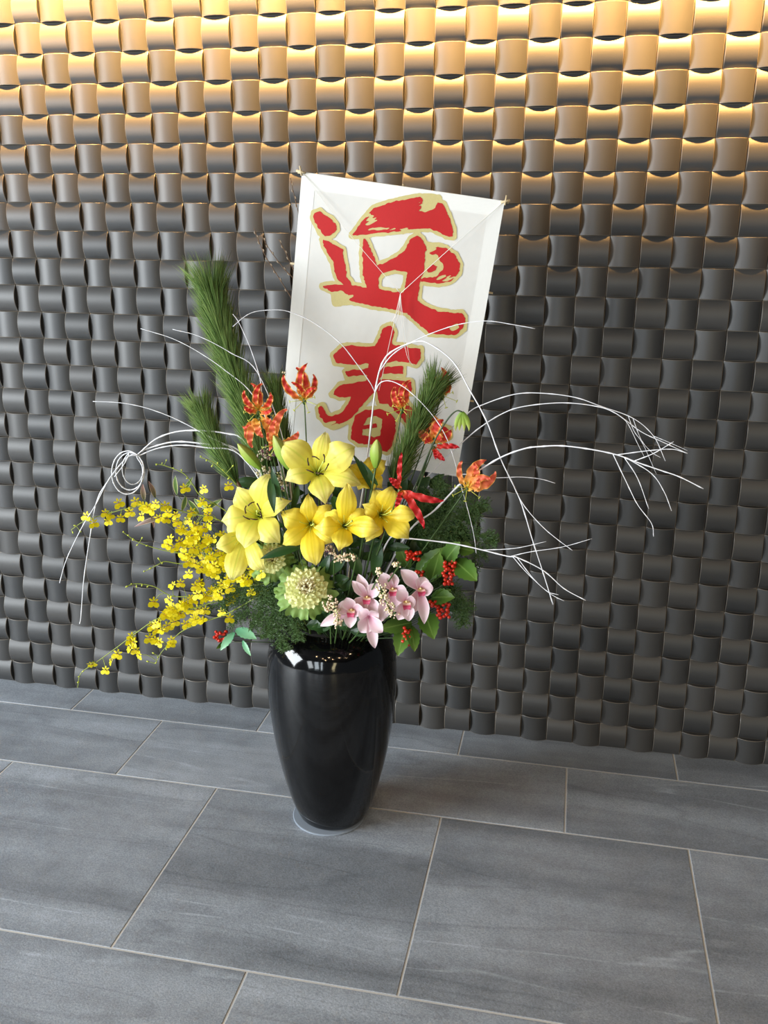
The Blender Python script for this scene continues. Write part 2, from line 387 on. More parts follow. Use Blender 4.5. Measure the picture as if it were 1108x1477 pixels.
for rr in ROWS:
    for cc in COLS:
        c = V(((cc+.5)*U-X0, 0, (26.5-rr)*RH)); px, py = project(c)
        q = [project(c+V((sx*U/2, 0, sz*RH/2))) for sx, sz in ((-1, -1), (1, -1), (1, 1), (-1, 1))]
        ar = 0.5*abs(sum(q[i][0]*q[(i+1) % 4][1]-q[(i+1) % 4][0]*q[i][1] for i in range(4)))
        vis = -5 < px < 1113 and -5 < py < 1482 and not inside(px, py, hid)
        cells.append((ar if vis else 0, rr, cc, c))
cells.sort(key=lambda s: -s[0])
tv = np.array(tb.v); rest = []
for i, (ar, rr, cc, c) in enumerate(cells):
    rot = 0 if (rr+cc) % 2 else math.pi/2
    jit = Matrix.Rotation(random.gauss(0, 0.006), 4, 'X') @ Matrix.Rotation(random.gauss(0, 0.006), 4, 'Z')
    mt = Matrix.Translation(c) @ jit @ Matrix.Rotation(rot, 4, 'Y')
    if i < 300:
        o = bpy.data.objects.new('wall_tile', TILE); COL.objects.link(o); o.parent = wall; o.matrix_local = mt
    else: rest.append(np.array(mt))
nb = len(tb.v); allv = np.concatenate([tv @ a[:3, :3].T + a[:3, 3] for a in rest])
me = bpy.data.meshes.new('wall_tiles')
me.from_pydata(allv.tolist(), [], [tuple(k+nb*i for k in f) for i in range(len(rest)) for f in tb.f])
me.materials.append(M['wall_tile_glaze']); me.materials.append(M['tile_rim']); me.polygons.foreach_set('material_index', tb.m*len(rest)); me.polygons.foreach_set('use_smooth', [True]*len(me.polygons)); me.update()
o = bpy.data.objects.new('wall_tiles', me); COL.objects.link(o); o.parent = wall; o['kind'] = 'stuff'

# ------------------------------------------------------------------ floor of large slate tiles
fb = MB(); fb.box((-5*U-X0-1.2, -4.2, -0.05), (31*U-X0+1.2, 0.01, -0.0012), 0)
floor = fb.build('floor', 'grout_floor', smooth=False); floor['kind'] = 'structure'
TW, G = 8.02, 0.0046
rows = [(0.05, -1.85, 0.74), (-1.85, -5.86, 4.79), (-5.86, -13.76, 0.68), (-13.76, -21.7, 4.62), (-21.7, -29.7, 0.7), (-29.7, -37.6, 4.7), (-37.6, -45.6, 0.7), (-45.6, -53.5, 4.7)]
for y1, y0, xs in rows:
    k0 = int((-22-xs)/TW)
    for k in range(k0, k0+8):
        x0 = (xs+k*TW)*U-X0; x1 = x0+TW*U
        b = MB(); hx = (x1-x0)/2-G/2; hy = (y1-y0)*U/2-G/2
        b.box((-hx, -hy, -0.02), (hx, hy, 0), 0, ch=0.0009)
        o = b.build('floor_tile', 'slate_porcelain', smooth=False); o.location = ((x0+x1)/2, (y0+y1)*U/2, 0); o.parent = floor

cb = MB(); cb.box((-5.5, -7.0, 2.75), (5.5, 0.10, 2.85))
ceil_o = cb.build('ceiling', 'ceiling_dark', smooth=False); ceil_o['kind'] = 'structure'
# ------------------------------------------------------------------ pad and vase
VC = V((0, YV, 0))
b = MB(); b.lathe([(0.089, 0.0), (0.092, 0.001), (0.092, 0.0035), (0.090, 0.0045)], (-0.009, YV-0.005, 0), 48)
pad = b.build('vase_pad', 'pad_plastic', smooth=False)
tag(pad, 'thin pale round plastic pad on the floor under the black vase', 'pad')
vase = thing('floor_vase', 'tall black lacquered vase tapering to a narrow foot on the slate floor', 'vase', (0, YV, 0.0045))
prof = [(0.072, 0), (0.081, 0.003), (0.0885, 0.014), (0.1010, 0.045), (0.1135, 0.086), (0.1290, 0.150), (0.1425, 0.222), (0.1522, 0.300), (0.1562, 0.352), (0.1568, 0.395), (0.1555, 0.430), (0.1522, 0.460), (0.1455, 0.486), (0.1340, 0.506), (0.1190, 0.519), (0.109, 0.524), (0.102, 0.527), (0.099, 0.526), (0.097, 0.520)]
def smooth_prof(pr, n=5):
    q = catmull([V((r, 0, z)) for r, z in pr], n); return [(v.x, v.z) for v in q]
b = MB(); b.lathe(smooth_prof(prof), (0, YV, 0.0045), 96); b.build('body', 'black_lacquer', vase)
b = MB(); b.lathe([(0.100, 0.5255), (0.096, 0.515), (0.105, 0.470), (0.10, 0.44)], (0, YV, 0.0045), 64); b.build('mouth_lining', 'vase_inside', vase)
MOUTH = V((0, YV, 0.505))
def mouth(k=None):
    a = random.uniform(0, 2*math.pi) if k is None else k; r = random.uniform(0.02, 0.075)
    return V((r*math.cos(a), YV+r*math.sin(a), 0.47))
def mouth_to(p):                              # a spot inside the mouth on the side of p
    a = math.atan2(p.y-YV, p.x); r = random.uniform(0.03, 0.08)
    return V((r*math.cos(a), YV+r*math.sin(a), 0.475))
b = MB(); b.lathe([(0.0945, 0.475), (0.0945, 0.50), (0.07, 0.512), (0.01, 0.516)], (0, YV, 0.0045), 32)
b.build('filling', 'foam_dark', vase)

# ------------------------------------------------------------------ kite with brush characters
KC = [V((-0.0735, -0.4294, 1.5420)), V((0.3580, -0.3752, 1.4854)), V((0.2646, -0.2906, 0.8539)), V((-0.1670, -0.3448, 0.9105))]
KU = KC[1]-KC[0]; KV = KC[3]-KC[0]; KN = KV.cross(KU).normalized()
if KN.y > 0: KN = -KN
def kbulge(u, v):
    e = math.sin(math.pi*min(1, max(0, u)))*math.sin(math.pi*min(1, max(0, v)))
    return 0.006*e + 0.0016*math.sin(14*u+6*v)*e + 0.0012*math.sin(9*v-11*u)*e
def kpos(u, v, h=0.0): return KC[0] + KU*u + KV*v + KN*(kbulge(u, v)+h)
def kuv(px, py):
    r = ray(px, py); t = (KC[0]-CAMPOS).dot(KN)/r.dot(KN); q = CAMPOS + r*t - KC[0]
    return q.dot(KU)/KU.length_squared, q.dot(KV)/KV.length_squared
kroot = thing('paper_kite', 'white rectangular kite with red and gold brush characters standing behind the flowers', 'kite', KC[0].lerp(KC[2], .5))
def kgrid(u0, u1, v0, v1, nu, nv, h):
    b = MB(); g = [[b.vert(kpos(u0+(u1-u0)*i/nu, v0+(v1-v0)*j/nv, h)) for i in range(nu+1)] for j in range(nv+1)]
    for j in range(nv):
        for i in range(nu): b.face((g[j][i], g[j+1][i], g[j+1][i+1], g[j][i+1]))
    return b
kgrid(0, 1, 0, 1, 28, 40, 0).build('sheet', 'kite_paper', kroot)
hw = 0.07
for u0, u1, v0, v1, n1, n2 in ((0, 1, 0, .052, 28, 3), (0, 1, .948, 1, 28, 3), (0, hw, .052, .948, 3, 36), (1-hw, 1, .052, .948, 3, 36)):
    kgrid(u0, u1, v0, v1, n1, n2, 0.0005).build('hem', 'kite_hem', kroot)
b = MB(); b.tube([kpos(.5, -.005, -.012), kpos(.5, .5, -.012), kpos(.5, 1.0, -.010), V((0.03, YV+0.045, 0.62)), V((0.02, YV+0.03, 0.48))], 0.0035, 0.0035, 6); b.build('mast', 'bamboo', kroot)
for v in (0.004, 0.305, 0.70, 0.985):
    b = MB(); b.tube([kpos(-0.022, v, -.004), kpos(.25, v, -.009), kpos(.5, v, -.009), kpos(.75, v, -.009), kpos(1.022, v, -.004)], 0.0024, 0.0024, 6); b.build('spar', 'bamboo', kroot)
for u, a in ((-0.004, .6), (1.004, -.6)):
    b = MB(); c = kpos(u, 0.0, .002); b.tube([c+V((-.010, 0, .004*a)), c+V((.010, 0, -.004*a))], .003, .0024, 6); b.tube([c+V((.002*a, 0, -.008)), c+V((-.003*a, -.002, .012))], .0022, .0018, 6)
    b.build('corner_knot', 'bamboo', kroot)
# bridle threads
hub = P(579, 418, 0.115)
def thread(pts, name='bridle_thread', r=0.0007):
    b = MB(); b.tube(catmull(pts, 5), r, r, 4); b.build(name, 'kite_thread', kroot)
kt = lambda px, py, h: kpos(*kuv(px, py), h)
hub = kt(579, 420, 0.02)
thread([kpos(0, 0, .001), kt(500, 330, .014), hub]); thread([kpos(1, 0, .001), kt(655, 352, .014), hub])
thread([hub, kt(560, 395, .018)]);
for dx, e in ((0, (571, 470)), (-3, (566, 462)), (4, (585, 500)), (7, (592, 520)), (-6, (548, 560))):
    thread([hub, kt(577+dx*.6, 445, .018), kt(*e, .014)])
thread([kt(585, 495, .014), kt(589, 512, .016), kt(597, 525, .014)])
# --- traced strokes -> signed-distance print
def A(*p): return [(440+x/4.432, 270+y/4.432) for x, y in p]
def B(*p): return [(440+x/4.817, 455+y/4.817) for x, y in p]
pos_poly = [
 A((62,165),(95,152),(120,178),(165,200),(195,235),(203,265),(185,290),(160,310),(130,308),(105,290),(90,255),(70,225),(58,195)),
 A((115,335),(150,350),(200,375),(240,395),(245,450),(262,510),(265,570),(290,600),(295,625),(255,620),(215,590),(195,540),(185,480),(150,420),(125,375)),
 A((305,305),(350,245),(440,135),(560,95),(740,60),(755,85),(730,150),(770,165),(830,130),(850,98),(885,110),(915,180),(945,265),(945,315),(905,312),(850,280),(800,260),(740,262),(640,268),(540,285),(450,290),(380,300)),
 A((375,325),(400,350),(430,420),(460,500),(520,480),(590,440),(640,400),(680,330),(720,305),(750,330),(768,375),(768,470),(755,540),(735,600),(725,660),(720,720),(770,760),(850,790),(960,805),(1000,800),(1025,835),(1010,900),(960,940),(880,935),(800,930),(740,880),(650,800),(560,775),(420,750),(290,720),(280,680),(230,655),(175,660),(115,632),(180,622),(300,625),(400,640),(375,560),(370,450)),
 A((850,380),(900,388),(960,435),(990,495),(978,550),(925,600),(860,612),(745,600),(750,582),(840,570),(885,525),(885,490),(860,465),(850,430),(800,425),(775,400)),
 A((780,520),(820,495),(845,505),(830,530),(790,540)),
 B((550,80),(600,65),(620,110),(600,200),(800,230),(805,290),(775,335),(700,318),(620,312),(560,325),(530,420),(500,460),(430,465),(440,390),(450,325),(340,335),(215,320),(200,270),(260,215),(300,205),(490,215),(520,150)),
 B((285,385),(360,372),(460,358),(680,348),(680,398),(580,395),(440,400),(300,418)),
 B((195,545),(245,480),(330,465),(440,450),(500,440),(620,448),(740,455),(740,530),(660,520),(500,500),(450,560),(400,620),(340,690),(270,740),(200,770),(150,745),(110,700),(95,640),(120,625),(155,690),(190,700),(260,670),(310,600),(330,555),(240,562)),
 B((500,510),(560,480),(640,510),(720,620),(800,690),(900,740),(1000,790),(1000,840),(930,870),(820,850),(740,780),(640,670),(580,610),(520,600)),
 B((350,690),(420,655),(520,648),(590,670),(625,720),(630,800),(610,890),(570,945),(530,930),(480,890),(370,885),(325,850),(330,760)),
]
neg_poly = [A((470,580),(490,545),(570,525),(660,540),(650,600),(635,670),(560,668),(470,648)),
            B((400,770),(430,710),(500,690),(540,715),(530,835),(480,845),(400,830))]
re_poly = [B((395,762),(495,748),(500,772),(395,788))]
gold_fill = [A((185,650),(290,675),(285,725),(200,735)), A((765,370),(850,375),(890,480),(880,540),(830,590),(740,600),(760,540)), A((730,60),(850,70),(850,150),(720,170)), B((400,770),(430,710),(500,690),(540,715),(530,835),(480,845),(400,830))]
STEP = 1.35
gx = np.arange(444, 676, STEP); gy = np.arange(276, 662, STEP)
XX, YY = np.meshgrid(gx, gy)
def sd(poly):
    pts = np.array(poly); best = np.full(XX.shape, 1e9); ins = np.zeros(XX.shape, bool)
    for (x0, y0), (x1, y1) in zip(pts, np.roll(pts, -1, 0)):
        dx, dy = x1-x0, y1-y0; tt = np.clip(((XX-x0)*dx+(YY-y0)*dy)/(dx*dx+dy*dy), 0, 1)
        best = np.minimum(best, np.hypot(XX-x0-tt*dx, YY-y0-tt*dy))
        if y0 != y1: ins ^= ((y0 > YY) != (y1 > YY)) & (XX < (x1-x0)*(YY-y0)/(y1-y0)+x0)
    return np.where(ins, -best, best)
def vnoise(sx, sy, ang=0.0, seed=1):
    r2 = np.random.default_rng(seed); T = r2.random((256, 256)); c, s = math.cos(ang), math.sin(ang)
    a = (XX*c+YY*s)/sx; bq = (YY*c-XX*s)/sy; ai = np.floor(a).astype(int); bi = np.floor(bq).astype(int); fa = a-ai; fb_ = bq-bi
    fa = fa*fa*(3-2*fa); fb_ = fb_*fb_*(3-2*fb_); g = lambda i, j: T[i % 256, j % 256]
    return (g(ai, bi)*(1-fa)+g(ai+1, bi)*fa)*(1-fb_)+(g(ai, bi+1)*(1-fa)+g(ai+1, bi+1)*fa)*fb_-.5
base = np.minimum.reduce([sd(q) for q in pos_poly])
for q in neg_poly: base = np.maximum(base, -sd(q))
for q in re_poly: base = np.minimum(base, sd(q))
red = base + 1.6*vnoise(4, 4, 0, 2) + 1.6*vnoise(9, 2.2, -0.5, 3) - 0.5
streaks = vnoise(16, 1.9, -0.45, 5)
dry = np.zeros(XX.shape)
for (cx, cy, rx, ry) in ((534, 318, 14, 12), (616, 296, 16, 9), (500, 425, 12, 8), (625, 365, 12, 10), (655, 470, 9, 8), (480, 612, 18, 8), (560, 330, 60, 3), (560, 398, 10, 6), (640, 400, 20, 6)):
    dry = np.maximum(dry, np.clip(1.3-np.hypot((XX-cx)/rx, (YY-cy)/ry), 0, 1))
red = np.maximum(red, np.where(dry > 0, (streaks+0.5)*7*dry-2.6, -9))
gbase = np.minimum(base, np.minimum.reduce([sd(q) for q in gold_fill]))
gold = gbase - 5.6 + 1.5*vnoise(7, 7, 0, 9) + 0.8*vnoise(3, 3, 0, 11)
def contour(F, h, name, mat):
    b = MB(); cache = {}
    def node(j, i):
        if (j, i) not in cache: cache[j, i] = b.vert(kpos(*kuv(gx[i], gy[j]), h))
        return cache[j, i]
    def cut(j0, i0, j1, i1):
        key = tuple(sorted(((j0, i0), (j1, i1))))
        if key not in cache:
            (ja, ia), (jb, ib) = key; t_ = F[ja, ia]/(F[ja, ia]-F[jb, ib])
            cache[key] = b.vert(kpos(*kuv(gx[ia]+(gx[ib]-gx[ia])*t_, gy[ja]+(gy[jb]-gy[ja])*t_), h))
        return cache[key]
    I = F < 0
    any_ = I[:-1, :-1] | I[1:, :-1] | I[:-1, 1:] | I[1:, 1:]
    for j, i in zip(*np.nonzero(any_)):
        cs = [(j, i), (j+1, i), (j+1, i+1), (j, i+1)]; poly = []
        for k_ in range(4):
            a_, c_ = cs[k_], cs[(k_+1) % 4]
            if I[a_]: poly.append(node(*a_))
            if I[a_] != I[c_]: poly.append(cut(*a_, *c_))
        if len(poly) >= 3: b.face(poly)
    return b.build(name, mat, kroot)
contour(gold, 0.0010, 'gold_outline', 'print_gold')['label'] = 'gold outline around the brush characters'
contour(red, 0.0015, 'red_characters', 'print_red')['label'] = 'red brush characters reading 迎春'

# ------------------------------------------------------------------ pine branches
def pine(label, px, d, n, ln, rad, ang, mat='pine_needle', top=1.0):
    pts = catmull([P(x, y, d+0.01*i) for i, (x, y) in enumerate(px)], 8)      # tip first
    base_ = mouth_to(pts[-1])
    pts = pts + catmull([pts[-1], pts[-1].lerp(base_, .5)+V((0, 0, -.02)), base_], 5)[1:]
    root = thing('pine_branch', label, 'pine branch', base_, 'pine branches')
    b = MB(); b.tube(pts[::-1], 0.0045, 0.003, 6); b.build('branch', 'pine_bark', root)
    npx = len(px)*8-8
    b = MB()
    for i in range(n):
        f = (random.random()**1.15)*npx*0.98; k_ = int(f); p = pts[k_].lerp(pts[k_+1], f-k_)
        T = (pts[max(0, k_-2)]-pts[k_+2]).normalized()
        a = random.uniform(0, 2*math.pi); A_ = T.cross(V((0.2, 1, 0.1))).normalized(); B_ = T.cross(A_)
        sp = ang*random.uniform(0.55, 1.25)*(1.35 if f < npx*.08 else 1)
        D = (T*math.cos(sp) + (A_*math.cos(a)+B_*math.sin(a))*math.sin(sp)).normalized()
        L = ln*random.uniform(.75, 1.15); q = p + (A_*math.cos(a)+B_*math.sin(a))*rad
        mid = q + D*L*.5 + V((0, 0, -0.002)); tip = q + D*L + T*L*.06
        S = D.cross(tocam(q)); S = (S if S.length > .01 else A_).normalized(); N_ = S.cross(D); r_ = 0.0006
        hue = random.uniform(-.25, .25); tri = [b.vert(z_, max(0, hue)) for z_ in (q+S*r_, q-S*r_, q+N_*r_*1.2)]; mid3 = [b.vert(z_, .5+hue) for z_ in (mid+S*r_, mid-S*r_, mid+N_*r_*1.2)]; e = b.vert(tip, .85+hue*.6)
        for k2 in range(3):
            l2 = (k2+1) % 3; b.face((tri[k2], tri[l2], mid3[l2], mid3[k2])); b.face((mid3[k2], mid3[l2], e))
    nd = b.build('needles', mat, root); nd['kind'] = 'stuff'
    T0 = (pts[0]-pts[4]).normalized()
    for k_ in range(3):
        b = MB(); c = pts[0]+V((random.uniform(-.006, .006), -.004, 0)); b.blob(c+T0*.012, .0024, .0024, .013, axis=T0+V((random.uniform(-.3, .3), 0, 0))); b.build('candle_bud', 'pine_candle', root)
    return root
pine('long upright pine branch rising beside the white kite', [(306, 418), (318, 470), (333, 525), (352, 580), (372, 640), (385, 690)], 0.02, 3000, 0.088, 0.004, 0.50)
pine('short pine branch leaning outward above the yellow spray orchids', [(292, 595), (305, 625), (322, 660), (345, 700)], 0.05, 1200, 0.066, 0.003, 0.48)
pine('small pine tuft between gloriosa flowers and the kite edge', [(398, 562), (402, 590), (408, 620), (414, 660)], 0.02, 700, 0.055, 0.003, 0.38)
pine('pine branch standing in front of the kite by the lower brush character', [(628, 555), (612, 590), (595, 630), (578, 672), (566, 705)], 0.05, 1500, 0.064, 0.003, 0.52)

# ------------------------------------------------------------------ white painted twigs
def branch(label, px, d0, d1, r0=0.0019, r1=0.0009, twigs=(), group='white painted branches', name='white_branch', cat='branch', mat='white_twig', root_at=None, loops=None, bump=5):
    n = len(px); r0 *= .85; r1 *= .85
    main = [P(x, y, d0+(d1-d0)*i/(n-1)) for i, (x, y) in enumerate(px)]
    base_ = root_at or mouth_to(main[0])
    lead = [base_] + ([base_.lerp(main[0], .55)+V((0, 0, .02))] if (base_-main[0]).length > .08 else [])
    root = thing(name, label, cat, base_, group)
    b = MB(); pl = catmull(lead+main, 6); b.tube(pl, r0, r1, 5, bumps=bump); b.build('stem', mat, root)
    for tw in twigs:
        s0 = min(pl[len(lead)*6-6:], key=lambda q: (project(q)[0]-tw[0][0])**2+(project(q)[1]-tw[0][1])**2)   # the twig starts on the stem
        k_ = [s0] + [P(x, y, YV-s0.y+0.008*(i+1)) for i, (x, y) in enumerate(tw[1:])]
        b = MB(); b.tube(catmull(k_, 6), r1*1.15, r1*0.65, 4, bumps=4); b.build('twig', mat, root)
    return root
branch('tall white branch in front of the kite, splitting into four long arching arms', [(532, 642), (541, 566), (551, 525), (567, 506), (599, 493), (620, 496), (654, 522), (678, 563), (702, 607), (723, 663), (750, 720), (769, 781), (784, 827), (798, 872)], 0.04, 0.14, 0.0024, 0.0012,
       [[(731, 690), (754, 726), (780, 757), (803, 777), (826, 794)],
        [(541, 570), (534, 552), (517, 528), (490, 494), (452, 465), (421, 451), (401, 447), (371, 449), (354, 456), (336, 471)],
        [(541, 566), (549, 552), (565, 550), (589, 563), (620, 594), (641, 625), (654, 659), (665, 700), (676, 739), (684, 774), (687, 798)],
        [(549, 535), (567, 511), (599, 491), (641, 474), (672, 466), (704, 463), (739, 468), (772, 474)]])
branch('white twig of the upper wide arc with several fine split ends', [(590, 720), (633, 640), (674, 597), (696, 584), (741, 569), (780, 567), (829, 573), (867, 586), (913, 603), (943, 629), (960, 665)], 0.0, 0.10, 0.0018, 0.0008, [[(901, 603), (915, 622), (928, 641), (947, 684)], [(913, 603), (925, 634), (940, 652), (953, 660)], [(943, 629), (965, 638), (992, 650)]])
branch('white twig of the lower wide arc ending just above the thick fan branch', [(580, 730), (633, 671), (665, 640), (692, 617), (726, 596), (757, 586), (811, 581), (860, 586), (890, 597), (924, 622), (955, 637), (992, 654)], 0.02, 0.12, 0.0018, 0.0008, [[(890, 597), (905, 610), (920, 640), (930, 660)]])
branch('thick white branch passing the orange gloriosa and ending in a wide fan', [(591, 765), (627, 736), (661, 701), (689, 680), (724, 659), (757, 647), (780, 644), (811, 643), (852, 648), (890, 656), (920, 667), (955, 679), (981, 688), (1015, 705)], 0.08, 0.20, 0.0026, 0.0012,
       [[(882, 656), (905, 698), (920, 728), (940, 755), (943, 774)], [(901, 662), (920, 690), (936, 734)], [(905, 664), (940, 683), (958, 709), (969, 737)], [(890, 656), (936, 650), (970, 648), (992, 654)], [(917, 666), (943, 654), (972, 637)]])
branch('short fine white twig ending straight behind the orange gloriosa', [(600, 720), (622, 690), (670, 684), (712, 689), (750, 688), (780, 691), (801, 697)], 0.02, 0.06, 0.0016, 0.0008)
branch('low white branch ending in a fan over the wall beyond the red berries', [(560, 780), (578, 776), (640, 782), (678, 789), (731, 802), (746, 804), (784, 823), (814, 849), (845, 866)], 0.12, 0.20, 0.0024, 0.0010,
       [[(735, 802), (765, 796), (811, 789), (854, 777)], [(739, 803), (761, 827), (792, 855), (814, 867)], [(700, 794), (730, 792), (754, 789), (788, 781)], [(745, 806), (770, 835), (790, 853), (806, 858)]])
branch('single white twig reaching out flat past the short pine', [(400, 720), (345, 655), (300, 629), (255, 605), (213, 589), (174, 581), (134, 579)], 0.06, 0.10, 0.0017, 0.0008)
branch('fine white twig passing the middle of the tall pine, longer one', [(400, 640), (365, 570), (326, 535), (287, 508), (248, 488), (203, 474)], 0.07, 0.08, 0.0015, 0.0007)
branch('fine white twig passing the middle of the tall pine, shorter one', [(410, 640), (372, 538), (333, 509), (287, 485), (249, 475)], 0.07, 0.08, 0.0014, 0.0007)
branch('fine white twig hanging along the edge of the tall pine', [(400, 660), (382, 600), (376, 551), (371, 531), (360, 499), (345, 466), (336, 453)], 0.08, 0.09, 0.0015, 0.0007)
def coil(cx, cy, rx, ry, a0, turns, n=12):
    k = int(n*abs(turns)); sg = 1 if turns > 0 else -1
    return [(cx+rx*(1+.06*i/k)*math.cos(a0+sg*2*math.pi*i/n), cy+ry*(1+.06*i/k)*math.sin(a0+sg*2*math.pi*i/n)) for i in range(k+1)]
branch('white branch coiled into hanging loops, longer drooping end', [(400, 720), (345, 650), (300, 641), (255, 637), (222, 644), (203, 652)] + coil(188, 680, 20, 26, -0.9, 1.0, 12) + [(192, 655), (180, 664), (164, 683), (141, 719), (130, 774), (121, 836), (117, 888), (115, 900)], 0.06, 0.17, 0.0024, 0.0011, bump=6)
branch('white branch coiled into hanging loops, shorter drooping end', [(395, 720), (355, 640), (326, 625), (268, 621), (229, 631), (205, 650)] + coil(184, 682, 22, 30, -0.9, 1.0, 12) + [(186, 658), (170, 674), (155, 695), (138, 728), (118, 761), (96, 807), (86, 841)], 0.06, 0.18, 0.0022, 0.0010, bump=6)
branch('white branch bent round in a single loop inside the coil', [(390, 720), (345, 655), (300, 646), (262, 642), (230, 646), (206, 655)] + coil(192, 676, 15, 22, -0.9, 0.9, 12) + [(180, 668), (165, 688)], 0.07, 0.18, 0.0020, 0.0010, bump=6)
# brown willow behind the kite
def willow(label, px):
    root = branch(label, px, -0.25, -0.23, 0.0016, 0.0009, group='brown willow twigs', name='willow_twig', mat='brown_twig', root_at=V((-0.02+random.uniform(-.02, .02), YV+0.078, 0.48)))
    pts = catmull([P(x, y, -0.25+.02*i/(len(px)-1)) for i, (x, y) in enumerate(px)], 5)
    for k_ in range(2, len(pts)-1, 2):
        T = (pts[k_+1]-pts[k_-1]).normalized(); s_ = (-1)**(k_//2)
        b = MB(); b.blob(pts[k_]+T.cross(V((0, 1, 0)))*0.0022*s_, .0016, .0016, .004, axis=T); b.build('catkin', 'catkin_grey', root)
willow('brown willow twig leaning furthest out from the kite edge', [(450, 520), (432, 452), (421, 431), (400, 397), (385, 373), (372, 345), (367, 330)])
willow('brown willow twig half tucked behind the kite edge', [(455, 480), (428, 410), (410, 388), (389, 360), (376, 336)])
willow('brown willow twig showing only a short length beside the kite', [(462, 470), (425, 392), (412, 364), (402, 345)])
willow('brown willow twig rising close along the upper kite edge', [(470, 450), (440, 350), (431, 309), (424, 280), (419, 257)])

# ------------------------------------------------------------------ lilies
def stem_to(root, p, mat='stem_green', r=0.003, end=None):
    base_ = end or V(root['_o']); mid = p.lerp(base_, .5)+V((0, 0, -.01))
    b = MB(); b.tube(catmull([base_, mid, p], 6), r, r*.8, 6); return b.build('stem', mat, root)
def lprof(t): return max(0.20, (min(1, t/.46))**.75) if t < .46 else max(.03, 1-((t-.46)/.54)**2.0)
def lily(label, c, d, tips, mat='lily_yellow', anthers=True, aim=(0, 0), throat=0.042):
    C = P(*c, d); ax = (tocam(C) + CR*aim[0] - CD*aim[1]).normalized()
    T0 = C - ax*throat
    base_ = mouth_to(C)
    root = thing('yellow_lily', label, 'lily', base_, 'yellow lilies')
    for i, (x, y, dd, wd) in enumerate(tips):
        tip = P(x, y, d+dd-.022); v = tip-C; L = v.length
        p1 = T0 + ax*throat*.8 + v*0.10; p2 = C + v*0.78 + ax*(0.022 + 0.34*L)
        b = MB(); b.petal(T0+v*.04, p1, p2, tip, ax, wd*0.98/668, 14, 6, lprof, cup=-0.24, ruffle=0.0030, rf=2.4, ph=i*1.3+x, groove=0.035)
        b.build('petal', mat, root)
    n0 = ax.cross(V((0, 0, 1))).normalized(); n1 = n0.cross(ax)
    for k_ in range(6):
        a = k_*math.pi/3+0.3; o_ = n0*math.cos(a)+n1*math.sin(a)
        q = T0 + ax*(throat+0.022) + o_*random.uniform(.013, .021) + n1*0.004
        b = MB(); b.tube(catmull([T0+o_*.003, T0+ax*throat*.7+o_*.008, q], 4), .0007, .0006, 4); f = b.build('stamen', 'lily_filament', root)
        if anthers:
            s_ = (o_.cross(ax)+o_*random.uniform(-.9, .9)).normalized(); b = MB(); b.tube(catmull([q-s_*.008-ax*.002, q+ax*.0025+o_*.001, q+s_*.008-ax*.002], 4), .0017, .0011, 5); b.build('anther', 'lily_anther', root, f)
    b = MB(); q = T0+ax*(throat+0.03)-n0*.012+n1*.006; b.tube(catmull([T0, T0+ax*throat-n0*.004, q], 4), .0014, .001, 5); b.blob(q, .0028, nu=6); b.build('pistil', 'lily_filament', root)
    b = MB(); b.blob(T0-ax*.004, .006, .006, .012, axis=ax); b.build('calyx', 'stem_green', root)
    stem_to(root, T0-ax*.01)
    return root
lily('topmost yellow lily, wide open with dark anthers, below the kite', (458, 676), 0.16, [(470, 624, -.02, 28), (404, 640, 0.0, 46), (512, 646, -.005, 46), (411, 692, .02, 34), (470, 726, .035, 40), (520, 700, .0, 34)], aim=(0, .25))
lily('pale yellow lily with dark anthers, nearest the yellow spray orchids', (368, 742), 0.18, [(390, 684, -.01, 40), (342, 704, -.02, 36), (321, 752, .0, 42), (420, 722, .01, 26), (404, 784, .02, 40), (352, 790, .03, 40)], aim=(-.25, .05))
lily('drooping yellow lily half hidden under the pale anthered one', (350, 776), 0.17, [(313, 788, .03, 30), (336, 836, .045, 36), (382, 822, .03, 30), (330, 752, -.02, 36), (374, 760, -.02, 30), (362, 750, -.03, 30)], aim=(-.2, -.35), anthers=False)
lily('yellow lily without dark anthers over the ornamental cabbage', (446, 758), 0.18, [(446, 713, -.01, 26), (405, 740, .0, 36), (408, 786, .015, 30), (456, 816, .035, 36), (480, 728, -.02, 28), (486, 782, .0, 28)], mat='lily_gold', anthers=False, aim=(-.1, -.1))
lily('golden yellow lily between the two other anther-free lilies', (498, 757), 0.20, [(501, 698, -.01, 30), (454, 762, .01, 30), (548, 762, .01, 32), (490, 794, .04, 32), (468, 738, -.02, 26), (530, 736, -.03, 26)], mat='lily_gold', anthers=False, aim=(.05, .05))
lily('golden yellow lily beside the crimson gloriosa', (553, 742), 0.17, [(566, 702, -.01, 36), (523, 728, .0, 30), (600, 742, .0, 28), (590, 776, .02, 34), (528, 780, .03, 26), (540, 705, -.02, 30)], mat='lily_gold', anthers=False, aim=(.15, 0))
lily('small yellow lily showing behind the topmost lily and the upright bud', (530, 686), 0.11, [(556, 664, .0, 26), (518, 706, .03, 30), (503, 672, .0, 26), (552, 704, .01, 26), (536, 660, -.02, 22)], mat='lily_gold', anthers=False, aim=(0, .2))
